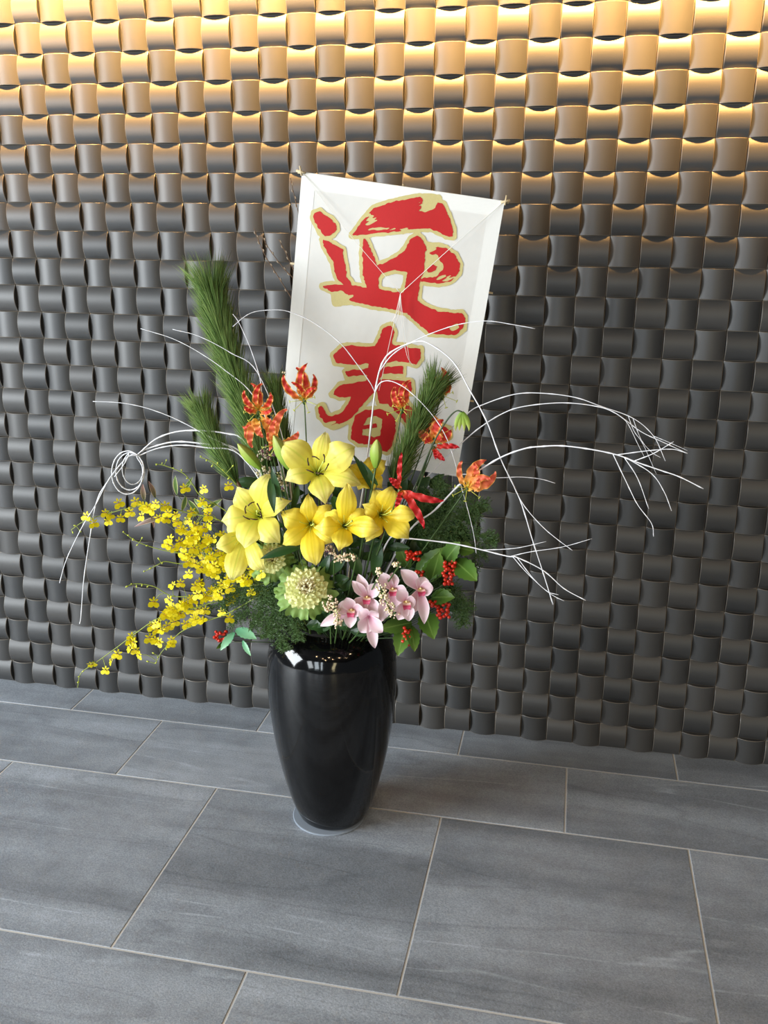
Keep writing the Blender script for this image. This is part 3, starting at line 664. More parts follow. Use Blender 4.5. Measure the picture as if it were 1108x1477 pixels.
def lily_bud(label, a, b_, d, wpx):
    p0 = P(*a, d-.01); p1 = P(*b_, d); base_ = mouth_to(p0); root = thing('lily_bud', label, 'lily bud', base_, 'lily buds')
    ax = (p1-p0); L = ax.length; b = MB()
    for k_ in range(3):                       # three closed petals make the pointed bud
        n = 10; axn = ax.normalized(); s0 = axn.cross(V((0, 1, 0.2))).normalized(); s1 = axn.cross(s0)
        bb = MB(); rows_ = []
        for i in range(n+1):
            t_ = i/n; r_ = wpx/668/2*max(.06, math.sin(math.pi*(0.12+.86*t_)**1.15))**.8
            rows_.append([bb.vert(p0+ax*t_+(s0*math.cos(q)+s1*math.sin(q))*r_*(1.0+0.10*math.cos((q-k_*2.0944-1.05)*3+math.pi)), t_, abs(q-k_*2.0944-1.05)/1.05) for q in [k_*2.0944+2.0944*j/5 for j in range(6)]])
        for r0_, r1_ in zip(rows_, rows_[1:]):
            for j in range(5): bb.face((r0_[j], r0_[j+1], r1_[j+1], r1_[j]))
        bb.build('bud_petal', 'bud_green', root)
    stem_to(root, p0)
lily_bud('fat green lily bud leaning against the topmost lily', (420, 678), (395, 628), 0.15, 20)
lily_bud('slim green lily bud pointing away towards the short pine', (376, 676), (343, 640), 0.13, 17)
lily_bud('upright green lily bud standing before the lower brush character', (542, 674), (544, 634), 0.16, 17)

# ------------------------------------------------------------------ gloriosa
def gprof(t): return max(0.12, math.sin(math.pi*(0.05+0.93*t)**1.0))**0.8 if t < .98 else .15
def gloriosa(label, c, d, tips, mat, back=0.3, stemdir=None, fil=True):
    C = P(*c, d); base_ = mouth_to(C); root = thing('gloriosa', label, 'gloriosa', base_, 'gloriosa lilies')
    for i, tp in enumerate(tips):
        x, y, dd, wd = tp[:4]; cur = tp[4] if len(tp) > 4 else 0.25
        tip = P(x, y, d+dd); v = tip-C; L = v.length; F = tocam(C)
        side = v.cross(F).normalized()*(1 if i % 2 else -1)
        p1 = C + v*0.3 + side*L*cur*.9 + F*L*.18; p2 = C + v*0.78 + side*L*cur + F*L*.10
        b = MB(); b.petal(C, p1, p2, tip, F+side*.4, wd*0.68/668, 20, 4, gprof, cup=0.12, ruffle=0.0058, rf=4.2, ph=i*2.1+x, groove=.02, twist=0.5*(1 if i % 2 else -1))
        b.build('petal', mat, root)
    if fil:
        F = tocam(C)
        for k_ in range(6):
            a = k_*math.pi/3+c[0]; o_ = CR*math.cos(a)+CD*(0.6*math.sin(a)+.25)
            b = MB(); q = C+o_*.032+F*.008; b.tube(catmull([C, C+o_*.018+F*.010, q], 4), .0009, .0006, 4); f = b.build('stamen', 'gloriosa_filament', root)
            b = MB(); b.blob(q, .0012, .0012, .0042, nu=5, axis=o_.cross(F)); b.build('anther', 'gloriosa_filament', root, f)
    b = MB(); b.blob(C+CD*.003, .005, .005, .008); b.build('ovary', 'stem_green', root)
    stem_to(root, C, r=.0018)
    return root
gloriosa('red gloriosa with curled back yellow-edged petals beside the tall pine', (373, 592), 0.10, [(352, 563, 0, 14), (362, 553, -.01, 14), (378, 553, -.01, 14), (390, 566, .01, 14), (352, 585, .02, 13), (392, 588, .02, 13)], 'gloriosa_red')
gloriosa('orange gloriosa touching the topmost lily and the fat bud', (400, 640), 0.12, [(414, 590, -.01, 18), (430, 622, 0, 18), (398, 606, .01, 16), (424, 644, .02, 16), (388, 622, .01, 16)], 'gloriosa_orange')
gloriosa('pink and orange gloriosa hanging under the curled red one', (374, 604), 0.11, [(350, 616, .01, 16), (364, 646, .02, 16), (388, 650, .02, 16), (380, 630, .03, 16), (392, 616, .01, 14), (356, 634, .0, 14)], 'gloriosa_orange', fil=False)
gloriosa('tall red gloriosa with upswept petals at the kite edge', (439, 577), 0.09, [(409, 540, .01, 15), (427, 530, -.01, 16), (444, 524, 0, 15), (452, 540, -.02, 14), (456, 560, .01, 13), (420, 552, .02, 12)], 'gloriosa_red')
gloriosa('yellow and red gloriosa half hidden by the pine before the kite', (580, 590), 0.03, [(570, 558, 0, 14), (580, 552, -.01, 13), (592, 548, -.01, 13), (572, 572, .01, 12)], 'gloriosa_red')
gloriosa('small orange gloriosa above the tip of the pine before the kite', (638, 570), 0.04, [(628, 536, 0, 12), (636, 530, -.01, 12), (645, 536, 0, 13), (648, 552, .0, 11)], 'gloriosa_red')
gloriosa('large crimson gloriosa with ruffled petals in front of the kite corner', (626, 634), 0.07, [(606, 618, .0, 20), (622, 600, -.01, 22), (640, 606, 0, 22), (650, 620, 0, 22), (636, 636, .02, 20), (614, 640, .02, 18)], 'gloriosa_red', fil=False)
gloriosa('crimson gloriosa with spread petals low on the kite corner', (626, 646), 0.09, [(663, 646, .0, 12, .1), (642, 664, .02, 12, .1), (628, 662, .02, 10, .1)], 'gloriosa_crimson', fil=False)
gloriosa('orange gloriosa turned outward beside the bottom corner of the kite', (674, 704), 0.12, [(667, 664, 0, 12), (684, 668, 0, 16), (702, 664, -.01, 18), (715, 680, 0, 18), (708, 692, .02, 16), (690, 690, .03, 15)], 'gloriosa_orange')
gloriosa('deep crimson gloriosa with long straight petals above the golden lily', (577, 706), 0.17, [(580, 652, -.01, 10, .06), (561, 690, .01, 13, .1), (570, 732, .03, 11, .1), (640, 722, .0, 15, .08), (612, 762, .03, 15, .08)], 'gloriosa_crimson', fil=False)
gloriosa('small dark red gloriosa petal peeking behind the topmost lily', (504, 662), 0.10, [(498, 644, .0, 12, .1), (508, 646, 0.01, 12, .1)], 'gloriosa_crimson', fil=False)
# nodding gloriosa bud
p0 = P(667, 594, 0.10); base_ = mouth_to(p0); root = thing('gloriosa_bud', 'nodding green gloriosa bud on a bent stem beside the kite', 'flower bud', base_)
b = MB(); b.tube(catmull([base_, P(600, 700, .08), P(625, 640, .10), P(645, 606, .10), P(658, 593, .10), p0], 6), .002, .0014, 6); b.build('stem', 'stem_dark', root)
for x in (660, 664, 669, 674):
    q = P(x+(x-667)*.35, 622, .10); b = MB(); b.petal(p0, p0.lerp(q, .3)+CR*((x-667)*.0006), p0.lerp(q, .7)+CR*((x-667)*.0009), q, tocam(p0), .011, 8, 4, cup=-.4); b.build('bud_petal', 'bud_green', root)

# ------------------------------------------------------------------ cymbidium orchids
def oprof(t): return max(0.30, (min(1, t/.5))**.6) if t < .5 else max(.03, 1-((t-.5)/.5)**1.6)
def cymbidium(label, c, d, tips, aim=(0, 0), lip=True):
    C = P(*c, d); ax = (tocam(C)+CR*aim[0]-CD*aim[1]).normalized(); base_ = mouth_to(C)
    root = thing('cymbidium_orchid', label, 'orchid', base_, 'pink cymbidium orchids')
    for i, (x, y, dd, wd) in enumerate(tips):
        tip = P(x, y, d+dd); v = tip-C; L = v.length
        b = MB(); b.petal(C-ax*.004, C+v*.3+ax*L*.10, C+v*.75+ax*L*.16, tip, ax, wd*1.5/668, 9, 4, oprof, cup=0.4, groove=.02, ph=i); b.build('petal', 'orchid_pink', root)
    if lip:
        s0 = ax.cross(V((0, 0, 1))).normalized(); dn = s0.cross(ax); dn = -dn if dn.z > 0 else dn
        b = MB(); b.petal(C+ax*.001, C+ax*.009+dn*.001, C+ax*.013+dn*.009, C+ax*.009+dn*.015, ax-dn*.5, .017, 8, 6, lambda t: .55+.45*math.sin(math.pi*t*.9), cup=.35, ruffle=.0016, rf=3); lp = b.build('lip', 'orchid_lip', root)
        b = MB(); b.tube(catmull([C, C+ax*.006-dn*.002, C+ax*.010], 4), .0026, .002, 6); b.build('column', 'orchid_column', root)
    stem_to(root, C-ax*.006, r=.002)
cymbidium('pink cymbidium with a magenta lip facing out, next to the berry leaves', (606, 850), 0.17, [(578, 822, 0, 15), (612, 832, -.01, 15), (625, 848, 0, 15), (590, 886, .02, 15), (612, 900, .03, 12)], aim=(.2, .1))
cymbidium('pink cymbidium behind the cream flower spike', (567, 850), 0.16, [(545, 826, 0, 13), (566, 826, -.01, 13), (588, 858, .01, 14), (572, 888, .03, 15), (548, 898, .02, 14)], aim=(0, .1))
cymbidium('pale cymbidium with upswept pointed petals behind the drooping one', (530, 862), 0.16, [(517, 828, 0, 12), (508, 838, .01, 11), (548, 842, 0, 14), (512, 882, .02, 16), (544, 888, .02, 15)], aim=(-.1, .1))
cymbidium('pale pink cymbidium nearest the ornamental cabbage', (508, 880), 0.18, [(488, 872, 0, 15), (462, 903, .01, 11), (500, 862, 0, 14), (505, 906, .02, 13), (526, 880, .01, 13)], aim=(-.2, 0))
cymbidium('drooping cymbidium hanging over the vase rim', (533, 890), 0.20, [(518, 880, 0, 13), (546, 884, 0, 13), (520, 912, .015, 16), (552, 912, .015, 14), (541, 935, .02, 11)], aim=(0, -.3), lip=False)
cymbidium('pink cymbidium squeezed between cream spike and outermost orchid', (586, 868), 0.19, [(574, 850, 0, 13), (600, 868, 0, 13), (574, 894, .02, 14), (590, 896, .02, 13)], aim=(.1, -.1))

# ------------------------------------------------------------------ ornamental cabbages
def cabbage(label, c, d, R, n=48, aim=(0, .25), outer=8, group='ornamental cabbages'):
    C = P(*c, d); ax = (tocam(C)+CR*aim[0]-CD*aim[1]).normalized(); base_ = mouth_to(C)
    root = thing('ornamental_cabbage', label, 'cabbage', base_, group)
    s0 = ax.cross(V((0, 0, 1))).normalized(); s1 = s0.cross(ax)
    for k_ in range(n):
        f = (k_+1)/n; a = k_*2.39996; o_ = s0*math.cos(a)+s1*math.sin(a)
        r_ = R*f**0.66; h = 0.034*(1-f)-0.006*f
        last = k_ >= n-outer
        if last: r_ *= 1.22; h -= .008
        p3 = C+o_*r_+ax*(h+(0.004 if not last else -.006)); p0 = C-ax*.02
        b = MB(); b.petal(p0, p0+ax*.015+o_*r_*.3, C+o_*r_*.75+ax*(h+.008), p3, ax, R*(0.40+0.50*f)*(1.25 if last else 1), 10, 12, lambda t: (0.30+0.70*t)*(1 if t < .93 else .8), cup=.18, ruffle=R*.08, rf=2.8, tipruf=R*.075, ph=k_*1.7, groove=0.0)
        b.build('leaf', 'cabbage_core' if f < .22 else ('cabbage_outer' if last else 'cabbage_leaf'), root)
    stem_to(root, C-ax*.02, r=.006)
cabbage('pale yellow-green ornamental cabbage with ruffled leaves over the vase rim', (441, 850), 0.17, 0.053)
cabbage('ornamental cabbage mostly hidden beneath the pale anthered lily', (392, 806), 0.13, 0.042, 32)

# ------------------------------------------------------------------ cream clustered flowers
def cream(label, pts, d, n, wpx, mats=('cream_floret', 'cream_green'), name='cream_flower_spike', cat='flower', group='cream flower spikes'):
    line = catmull([P(x, y, d) for x, y in pts], 6); base_ = mouth_to(line[-1]); root = thing(name, label, cat, base_, group)
    b = MB()
    for i in range(n):
        f = random.random()*(len(line)-1.001); k_ = int(f); c = line[k_].lerp(line[k_+1], f-k_)
        a = V((random.gauss(0, 1), random.gauss(0, 1), random.gauss(0, 1))).normalized()
        c = c + a*(wpx/668/2)*random.random()**.35
        b.blob(c, .0023*random.uniform(.8, 1.3), nu=5, nv=3, m=0 if random.random() < .85 else 1)
    o_ = b.build('florets', list(mats), root); o_['kind'] = 'stuff'
    b = MB(); b.tube(catmull(line+[line[-1].lerp(base_, .5), base_], 3), .0014, .0018, 5); b.build('stem', 'stem_green', root)
cream('cream flower spike hanging across the pink cymbidiums', [(548, 842), (552, 858), (560, 874), (568, 886)], 0.21, 110, 18)
cream('cream flower spike at the cymbidium tips beside the cabbage', [(478, 862), (484, 876), (488, 892), (487, 902)], 0.20, 90, 15)
cream('small cream flower tuft leaning on the cabbage', [(470, 870), (476, 880)], 0.20, 36, 12)
cream('flat cream flower head under the golden lilies', [(486, 806), (500, 804), (514, 806)], 0.18, 80, 14)
cream('pinkish cream flower head tucked between two golden lilies', [(470, 790), (482, 796)], 0.16, 40, 12, ('cream_floret', 'allium_purple'))
cream('small cream tuft on a green stalk above the cymbidiums', [(545, 822), (548, 828)], 0.19, 26, 9)
cream('tiny cream tuft topping the outermost cymbidium stalk', [(568, 812), (576, 816)], 0.19, 22, 8)
cream('pale seed head under the pink and orange gloriosa', [(378, 658), (386, 654), (392, 650)], 0.09, 90, 22, ('allium_pale', 'allium_purple'), 'seed_head', 'seed head', 'pale seed heads')
cream('pale seed head between lily buds and the tall lily stems', [(376, 680), (384, 684), (396, 692)], 0.10, 110, 24, ('allium_pale', 'cream_green'), 'seed_head', 'seed head', 'pale seed heads')
cream('purplish seed head deep behind the topmost lily', [(404, 690), (410, 700)], 0.07, 70, 20, ('allium_pale', 'allium_purple'), 'seed_head', 'seed head', 'pale seed heads')
cream('dusty cream flower head in the shade under the kite corner', [(612, 692), (622, 694), (632, 700)], 0.0, 50, 12)

# ------------------------------------------------------------------ leaves and berries
def leaf_mesh(mb, p0, p3, N, W, bend=0.12, serr=0, prof=None, nu=8, nv=4, cup=.15, twist=0.0):
    v = p3-p0; L = v.length; N = V(N).normalized()
    mb.petal(p0, p0+v*.33+N*L*bend, p0+v*.7+N*L*bend, p3, N, W, nu, nv, prof or (lambda t: max(.05, math.sin(math.pi*(0.04+.94*t)**.85))), cup=cup, groove=.03, serr=serr, twist=twist)
bb = MB(); bb.blob((0, 0, 0), 1.0, nu=8, nv=6, m=0); bb.blob((0, 0, .95), .22, nu=5, nv=3, m=1); BERRY = bb.mesh('berry', ['berry_red', 'berry_tip'])
def berries(label, clusters, leaves, d, mat='sarcandra_leaf', fruit=.0046):
    c0 = P(*clusters[0][:2], d); base_ = mouth_to(c0); root = thing('berry_branch', label, 'berry branch', base_, 'red berry branches')
    for (x, y, n, rx, ry) in clusters:
        c = P(x, y, d); b = MB(); b.tube(catmull([base_, base_.lerp(c, .5)+V((0, 0, .01)), c], 6), .0018, .001, 5); b.build('stem', 'stem_dark', root)
        got = []
        for i in range(n):
            for tr in range(30):
                q = c + CR*random.uniform(-1, 1)*rx/668 + CD*random.uniform(-1, 1)*ry/668 - CF*random.uniform(-.006, .008)
                if all((q-g_).length > fruit*1.7 for g_ in got): break
            got.append(q); ax = (q-c).normalized()+tocam(q)*.4
            inst('berry', BERRY, frame(q, ax, scale=fruit*random.uniform(.85, 1.1)), root)
    for (x0, y0, x1, y1, wd, dd) in leaves:
        p0 = P(x0, y0, d-.02); p3 = P(x1, y1, d+dd); N = tocam(p0)+V((random.uniform(-.4, .4), 0, random.uniform(0, .5)))
        b = MB(); leaf_mesh(b, p0, p3, N, wd/668, serr=1, nu=13); b.build('leaf', mat, root)
        b = MB(); b.tube([base_.lerp(p0, .2), base_.lerp(p0, .6), p0.lerp(p3, .06)], .001, .0008, 4); b.build('leaf_stalk', 'stem_dark', root)
berries('red berry sprig shaded beneath the crimson gloriosa', [(596, 801, 14, 10, 6), (605, 828, 6, 6, 4)], [(600, 830, 640, 790, 24, -.02), (590, 820, 575, 785, 22, -.02), (612, 842, 634, 800, 24, 0)], 0.10)
berries('red berry sprig with the tallest leaves beside the low white branch', [(648, 820, 22, 9, 12), (647, 840, 6, 6, 4)], [(640, 812, 664, 782, 26, .0), (655, 808, 688, 838, 30, .02), (660, 790, 684, 796, 22, -.02), (622, 838, 634, 796, 26, .01)], 0.11)
berries('red berry sprig with a broad bright leaf next to the outermost cymbidium', [(639, 880, 18, 9, 12), (625, 871, 5, 5, 4)], [(622, 862, 656, 862, 24, .02), (612, 882, 626, 922, 30, .03), (628, 868, 650, 850, 20, .0)], 0.12)
berries('lowest red berry sprig with toothed leaves beside the vase shoulder', [(587, 920, 14, 6, 10), (586, 908, 3, 3, 3)], [(594, 898, 548, 908, 24, .02), (586, 900, 574, 946, 26, .03), (592, 902, 598, 940, 20, .02)], 0.15)
berries('red berry sprig hanging below the yellow spray orchids', [(318, 918, 14, 9, 7)], [(330, 925, 312, 936, 9, .02)], 0.10)
# greenish blue leaf pair
def leafy(name, label, leaves, d, mat, base_=None, group='foliage stems', cat='foliage', serr=0, stemmat='stem_dark', bend=.12):
    p = P(*leaves[0][:2], d); base_ = base_ or mouth_to(p); root = thing(name, label, cat, base_, group)
    for (x0, y0, x1, y1, wd, dd) in leaves:
        p0 = P(x0, y0, d); p3 = P(x1, y1, d+dd); N = tocam(p0)+V((random.uniform(-.4, .4), 0, random.uniform(-.2, .5)))
        b = MB(); leaf_mesh(b, p0, p3, N, wd/668, serr=serr, nu=12 if serr else 8, bend=bend); b.build('leaf', mat, root)
        b = MB(); b.tube([base_, base_.lerp(p0, .6), p0.lerp(p3, .05)], .0013, .0009, 4); b.build('stalk', stemmat, root)
    return root
leafy('teal_leaf_sprig', 'pale blue-green leaves hanging next to the lowest orchid spray', [(340, 908, 370, 922, 17, .02), (338, 912, 318, 938, 12, .02), (350, 924, 362, 946, 8, .02)], 0.12, 'teal_leaf', serr=1)
leafy('variegated_sprig', 'sprig of cream-edged slender leaves rising above the spray orchids', [(255, 714, 253, 686, 8, .01), (262, 712, 278, 688, 7, .01), (268, 716, 262, 738, 8, .01), (272, 722, 288, 742, 8, .01), (280, 720, 300, 734, 8, .02), (290, 738, 320, 720, 9, 0)], 0.09, 'variegated_leaf')
leafy('variegated_sprig', 'small pair of cream-edged leaves standing above the outermost spray blossoms', [(208, 722, 206, 698, 8, .01), (224, 718, 214, 694, 8, .01), (240, 745, 194, 760, 8, .01), (246, 740, 262, 768, 7, .02), (220, 738, 222, 762, 6, .01)], 0.10, 'purple_leaf')
leafy('lily_foliage', 'long dark lily leaf curving out under the drooping lily', [(432, 790, 376, 806, 14, .03), (390, 690, 396, 740, 12, .02), (404, 716, 392, 672, 10, .0)], 0.19, 'lily_leaf')
leafy('lily_foliage', 'dark lily leaves between the topmost lily and the bud', [(536, 706, 508, 654, 9, .01), (545, 700, 520, 664, 9, .0), (480, 716, 492, 742, 14, .02), (430, 700, 420, 740, 10, 0)], 0.14, 'lily_leaf')
leafy('lily_foliage', 'dark leaves filling the gap above the ornamental cabbage', [(470, 830, 500, 800, 18, .0), (462, 836, 476, 800, 16, .0), (520, 830, 500, 790, 18, -.01), (540, 830, 548, 780, 18, -.01), (480, 850, 520, 840, 16, .01), (400, 826, 392, 866, 16, .01), (408, 830, 380, 846, 14, .01), (410, 840, 404, 872, 14, .01)], 0.12, 'lily_leaf')
random.seed(21)
def bush(label, cx, cy, rx, ry, n, d, lens=(28, 44)):
    lv = []
    for i in range(n):
        a = random.uniform(0, 2*math.pi); r_ = math.sqrt(random.random()); x = cx+rx*r_*math.cos(a); y = cy+ry*r_*math.sin(a)
        b_ = random.uniform(0, 2*math.pi); L = random.uniform(*lens)
        lv.append((x, y, x+L*math.cos(b_), y-abs(L*math.sin(b_))*.8+L*.2, random.uniform(12, 18), random.uniform(-.02, .02)))
    leafy('foliage_stem', label, lv, d, 'dark_leaf')
bush('dark glossy foliage packed behind the golden lilies', 500, 770, 70, 50, 34, 0.07)
bush('dark glossy foliage behind the pale lily and cabbage', 410, 780, 45, 70, 30, 0.06)
bush('dark glossy foliage in the shade under the kite corner', 610, 740, 50, 50, 32, 0.03)
bush('dark glossy foliage behind the red berries', 600, 830, 50, 45, 28, 0.05)
bush('dark glossy foliage behind the cymbidiums at the vase mouth', 500, 870, 70, 30, 30, 0.06)
bush('dark glossy foliage below the gloriosa and lily buds', 400, 690, 40, 30, 16, 0.03)

bush('dark leaves lying over the vase mouth beneath the orchids', 500, 898, 48, 12, 26, 0.125, (18, 30))
bush('dark leaves between the cabbage and the pink orchids', 490, 860, 26, 26, 18, 0.12, (20, 34))
bush('dark foliage spreading above the red berries', 640, 760, 44, 50, 40, 0.03, (20, 34))
bush('dark foliage filling in beside the berry leaves', 640, 850, 26, 34, 18, 0.04, (20, 34))
# asparagus fern
def fern(label, fronds, d, dens=1.0, w=16):
    p = P(*fronds[0][0], d); base_ = mouth_to(p); root = thing('asparagus_fern', label, 'fern', base_, 'asparagus ferns')
    b = MB()
    for fr_ in fronds:
        line = catmull([P(x, y, d+.006*i) for i, (x, y) in enumerate(fr_)], 10)
        s = MB(); s.tube(catmull([base_, base_.lerp(line[0], .6), line[0]], 4)+line[1:], .0012, .0006, 4); s.build('frond_stem', 'fern_green', root)
        for k_ in range(1, len(line)):
            T = (line[k_]-line[k_-1]).normalized(); f = k_/len(line)
            for side in range(int(7*dens)):
                a = random.uniform(0, 2*math.pi); A_ = T.cross(V((0, 1, .1))).normalized(); B_ = T.cross(A_)
                D = (T*.5+A_*math.cos(a)+B_*math.sin(a)*.7).normalized(); L = w/668*(1.1-.6*f)*random.uniform(.6, 1.1)
                p0 = line[k_-1].lerp(line[k_], random.random())
                for q in range(9):
                    c = p0 + D*L*(q+1)/9; e = (D*.5+V((random.gauss(0, 1), random.gauss(0, 1), random.gauss(0, 1))).normalized()).normalized()*random.uniform(.004, .008)
                    S = e.cross(tocam(c)); S = S.normalized()*.0006 if S.length > 1e-6 else A_*.0006
                    i0 = b.vert(c+S); i1 = b.vert(c-S); i2 = b.vert(c+e*.6-S*.8); i3 = b.vert(c+e); i4 = b.vert(c+e*.6+S*.8)
                    b.face((i0, i1, i2, i3, i4))
                i0 = b.vert(p0+A_*.0003); i1 = b.vert(p0-A_*.0003); i2 = b.vert(p0+D*L); b.face((i0, i1, i2))
    o_ = b.build('foliage', 'fern_green', root); o_['kind'] = 'stuff'
fern('feathery green fern spilling over the vase rim below the cabbage', [[(420, 850), (400, 885), (402, 915), (412, 936)], [(410, 850), (380, 880), (366, 905)], [(410, 850), (360, 860), (318, 872)], [(410, 856), (362, 880), (330, 900)], [(420, 870), (424, 900), (430, 922)], [(400, 850), (352, 848), (310, 850)], [(410, 860), (388, 896), (386, 918)]], 0.13, 1.0, 22)
fern('feathery dark fern spreading behind the red berries towards the wall', [[(600, 780), (640, 770), (690, 772), (714, 780)], [(600, 770), (650, 750), (690, 742)], [(610, 790), (660, 790), (700, 800)], [(600, 760), (640, 730), (668, 712)], [(620, 840), (650, 850), (676, 880)], [(640, 860), (662, 876), (668, 900)], [(590, 750), (625, 715), (640, 696)], [(600, 765), (660, 735), (704, 728)], [(610, 800), (650, 806), (688, 822)]], 0.045, 1.25, 26)
fern('feathery fern between the spray orchids and the pale lily', [[(390, 840), (340, 836), (300, 826)], [(390, 850), (345, 862), (296, 880)], [(380, 800), (330, 790), (290, 780)]], 0.10, 0.8, 18)

# ------------------------------------------------------------------ spray orchids
fb_ = MB()
def disc(mb, c, rx, ry, ang, tilt, m=0, n=7):
    c = V(c); ca, sa = math.cos(ang), math.sin(ang); ctr = mb.vert(c+V((0, 0, .05)), .2)
    rim = []
    for k_ in range(n):
        a = 2*math.pi*k_/n; x = rx*math.cos(a); y = ry*math.sin(a); rim.append(mb.vert(c+V((x*ca-y*sa, x*sa+y*ca, tilt*y+.10*math.sin(3*a))), 1))
    for k_ in range(n): mb.face((ctr, rim[k_], rim[(k_+1) % n]), m)
disc(fb_, (-.42, -.45, .1), .52, .46, .3, -.1); disc(fb_, (.42, -.45, .1), .52, .46, -.3, -.1)
disc(fb_, (0, -.25, .16), .30, .28, 0, 0)
disc(fb_, (-.42, .28, 0), .36, .17, -.5, .1, n=6); disc(fb_, (.42, .28, 0), .36, .17, .5, .1, n=6); disc(fb_, (0, .52, -.02), .17, .34, 0, .1, n=6)
fb_.blob((0, .02, .14), .10, .10, .12, nu=5, nv=3, m=1)
FLORET = fb_.mesh('floret', ['onc_yellow', 'onc_spot'])
bdm = MB(); bdm.blob((0, 0, 0), .45, .45, .8, nu=6, nv=4); BUD = bdm.mesh('bud', ['onc_bud'])
c4 = lambda x, y: (80+x/3.4625, 640+y/3.4625)
sprays = [
 ('spray orchid stem reaching out past the white coils', [(390, 800), (320, 752), (276, 741), (242, 732), (210, 729), (181, 734), (152, 742), (123, 751), (103, 764)], [(108, 758), (105, 768), (116, 766)], .10, .16),
 ('longest spray orchid stem drooping low towards the floor', [(390, 850), (311, 868), (282, 877), (253, 882), (224, 894), (195, 914), (167, 935), (138, 956), (117, 971), (112, 992)], [(113, 984), (114, 976), (120, 968), (132, 958)], .12, .20),
 ('spray orchid stem with bare budded tip at mid height', [(390, 820), (330, 806), (300, 802), (253, 797), (219, 789), (196, 780), (177, 767)], [(178, 767), (185, 772), (192, 778), (198, 786), (205, 776), (212, 787)], .12, .17),
 ('spray orchid stem with a thin forked green tip', [(390, 830), (330, 822), (290, 814), (259, 813), (238, 810), (227, 815), (207, 825)], [(208, 824), (217, 820), (229, 806), (234, 812)], .13, .18),
 ('spray orchid stem curling over at its budded end', [(390, 840), (330, 850), (290, 858), (250, 860), (222, 846), (196, 842), (182, 846)], [(183, 846), (190, 842), (197, 846), (205, 844), (213, 846)], .13, .18),
 ('spray orchid stem hanging under the drooping one with few blooms', [(390, 850), (330, 884), (294, 897), (262, 911), (245, 928), (233, 941), (224, 957)], [(225, 956), (228, 948), (221, 942), (240, 936), (213, 954)], .13, .18),
 ('spray orchid stem rising with green buds near the variegated leaves', [(385, 790), (330, 740), (290, 715), (279, 700), (265, 683), (239, 672), (224, 669)], [(226, 670), (234, 668), (240, 664), (250, 675), (262, 678), (270, 690)], .09, .11),
 ('spray orchid stem rising with green buds along the short pine', [(390, 790), (360, 730), (340, 698), (326, 683), (308, 667), (288, 659)], [(290, 658), (298, 664), (306, 672), (314, 668), (322, 678), (330, 690), (336, 672)], .10, .12),
]
flo = [(315,295),(400,288),(155,360),(190,395),(250,345),(262,385),(325,370),(370,340),(430,360),(460,315),(500,300),(515,370),(550,310),(560,345),(555,375),(600,355),(605,390),(680,340),(700,410),(730,290),(740,225),(865,210),(645,220),(640,430),(690,430),(740,420),(770,400),(830,450),(570,475),(620,490),(660,500),(700,480),(730,500),(760,520),(720,540),(590,520),(680,570),(700,600),(740,580),(660,590),(790,610),(820,600),(850,620),(800,650),(780,640),(860,690),(880,650),(920,640),(960,680),(1000,640),(1020,650),(990,740),(950,690),(900,660),(665,650),(625,695),(585,705),(700,710),(720,690),(690,780),(660,800),(640,790),(490,790),(570,780),(545,850),(580,830),(620,850),(595,890),(560,910),(650,900),(500,900),(480,910),(520,890),(470,970),(500,980),(520,990),(580,980),(575,1000),(380,960),(370,980),(375,1020),(400,1030),(420,1055),(280,1080),(310,1050),(250,1130),(180,1100),(700,880),(730,880),(690,870),(740,770),(790,760),(820,750),(780,730),(870,780),(830,840),(750,830),(870,870),(440,310),(480,330),(270,360),(680,460),(710,440),(640,520),(750,470),(780,560),(830,560),(760,610),(730,620),(840,590),(870,720),(830,700),(760,760),(800,720),(640,820),(530,930),(500,930),(390,990),(660,380),(760,320),(760,360),(620,420)]
random.seed(5)
for i in range(46):
    a = random.random(); flo.append((640+330*a+random.gauss(0, 38), 470+190*a+random.gauss(0, 55)))
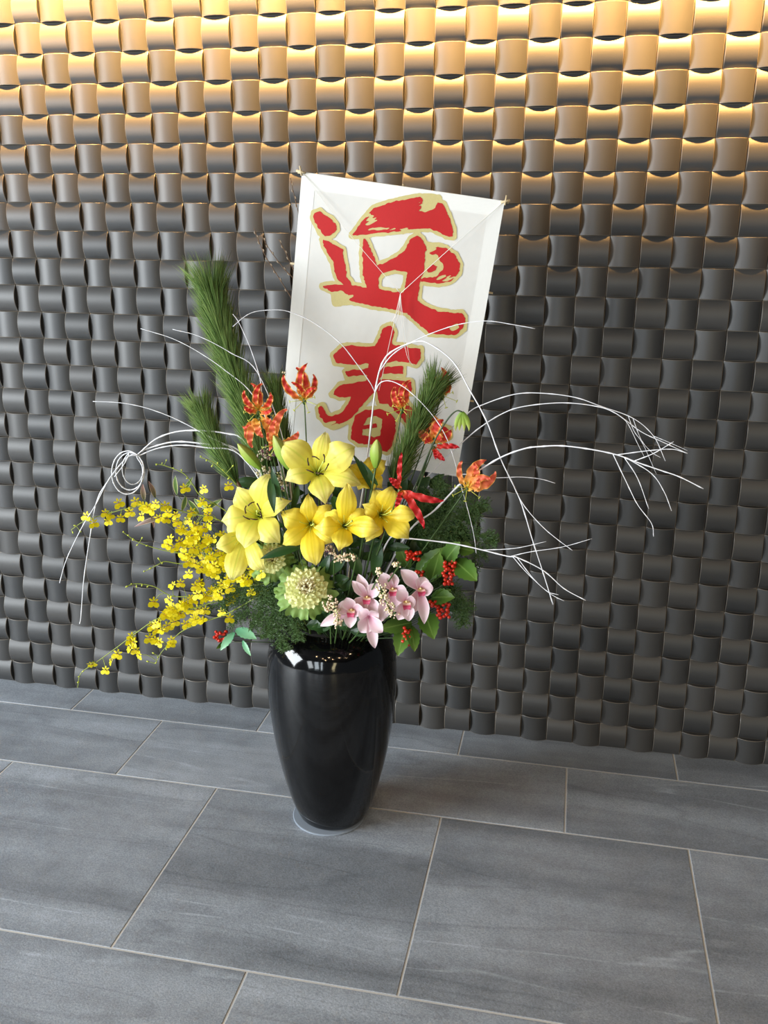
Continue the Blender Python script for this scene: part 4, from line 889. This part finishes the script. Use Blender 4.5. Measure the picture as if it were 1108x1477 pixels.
for i in range(14):
    a = random.random(); flo.append((480+300*a+random.gauss(0, 15), 920-160*a+random.gauss(0, 26)))
flo = [c4(*f) for f in flo]
lines = [catmull([P(x, y, d0+(d1-d0)*i/(len(px)-1)) for i, (x, y) in enumerate(px)], 8) for _, px, _, d0, d1 in sprays]
lpx = [[project(q) for q in l] for l in lines]
owner = {i: [] for i in range(len(sprays))}
for f in flo:
    bi = min(range(len(sprays)), key=lambda i: min((a-f[0])**2+(c-f[1])**2 for a, c in lpx[i])); owner[bi].append(f)
for i, (lab, px, buds, d0, d1) in enumerate(sprays):
    base_ = mouth_to(lines[i][0]); root = thing('orchid_spray', 'yellow '+lab, 'orchid spray', base_, 'yellow spray orchids')
    b = MB(); b.tube(catmull([base_, base_.lerp(lines[i][0], .5)+V((0, 0, .015)), lines[i][0]], 5)+lines[i][1:], .0017, .0008, 5); b.build('stem', 'onc_stem', root)
    ped = MB()
    for (x, y) in owner[i]:
        k_ = min(range(len(lines[i])), key=lambda k: (lpx[i][k][0]-x)**2+(lpx[i][k][1]-y)**2); s = lines[i][k_]
        d = YV - s.y + random.uniform(-.005, .02); p = P(x, y, d)
        z = tocam(p)+V((random.gauss(0, .5), random.gauss(0, .2), random.gauss(0, .35)))
        m4 = frame(p, z, up=(random.gauss(0, .3), 0, 1), scale=random.uniform(.0115, .0150)); inst('floret', FLORET, m4, root)
        q = lines[i][max(0, k_-2)]; ped.tube(catmull([q, q.lerp(p, .5)+V((0, 0, .006)), p-V(z).normalized()*.002], 4), .0008, .0006, 4, cap=False)
    for (x, y) in buds:
        k_ = min(range(len(lines[i])), key=lambda k: (lpx[i][k][0]-x)**2+(lpx[i][k][1]-y)**2); s = lines[i][k_]
        p = P(x, y, YV*-1*0 + (YV - s.y)+.002); inst('bud', BUD, frame(p, (p-s)+V((-.002, 0, -.001)), scale=random.uniform(.0034, .0048)), root)
        ped.tube([s, p], .0007, .0006, 4, cap=False)
    if ped.v: ped.build('pedicels', 'onc_stem', root)['kind'] = 'stuff'
for o in bpy.data.objects:
    if '_o' in o: del o['_o']
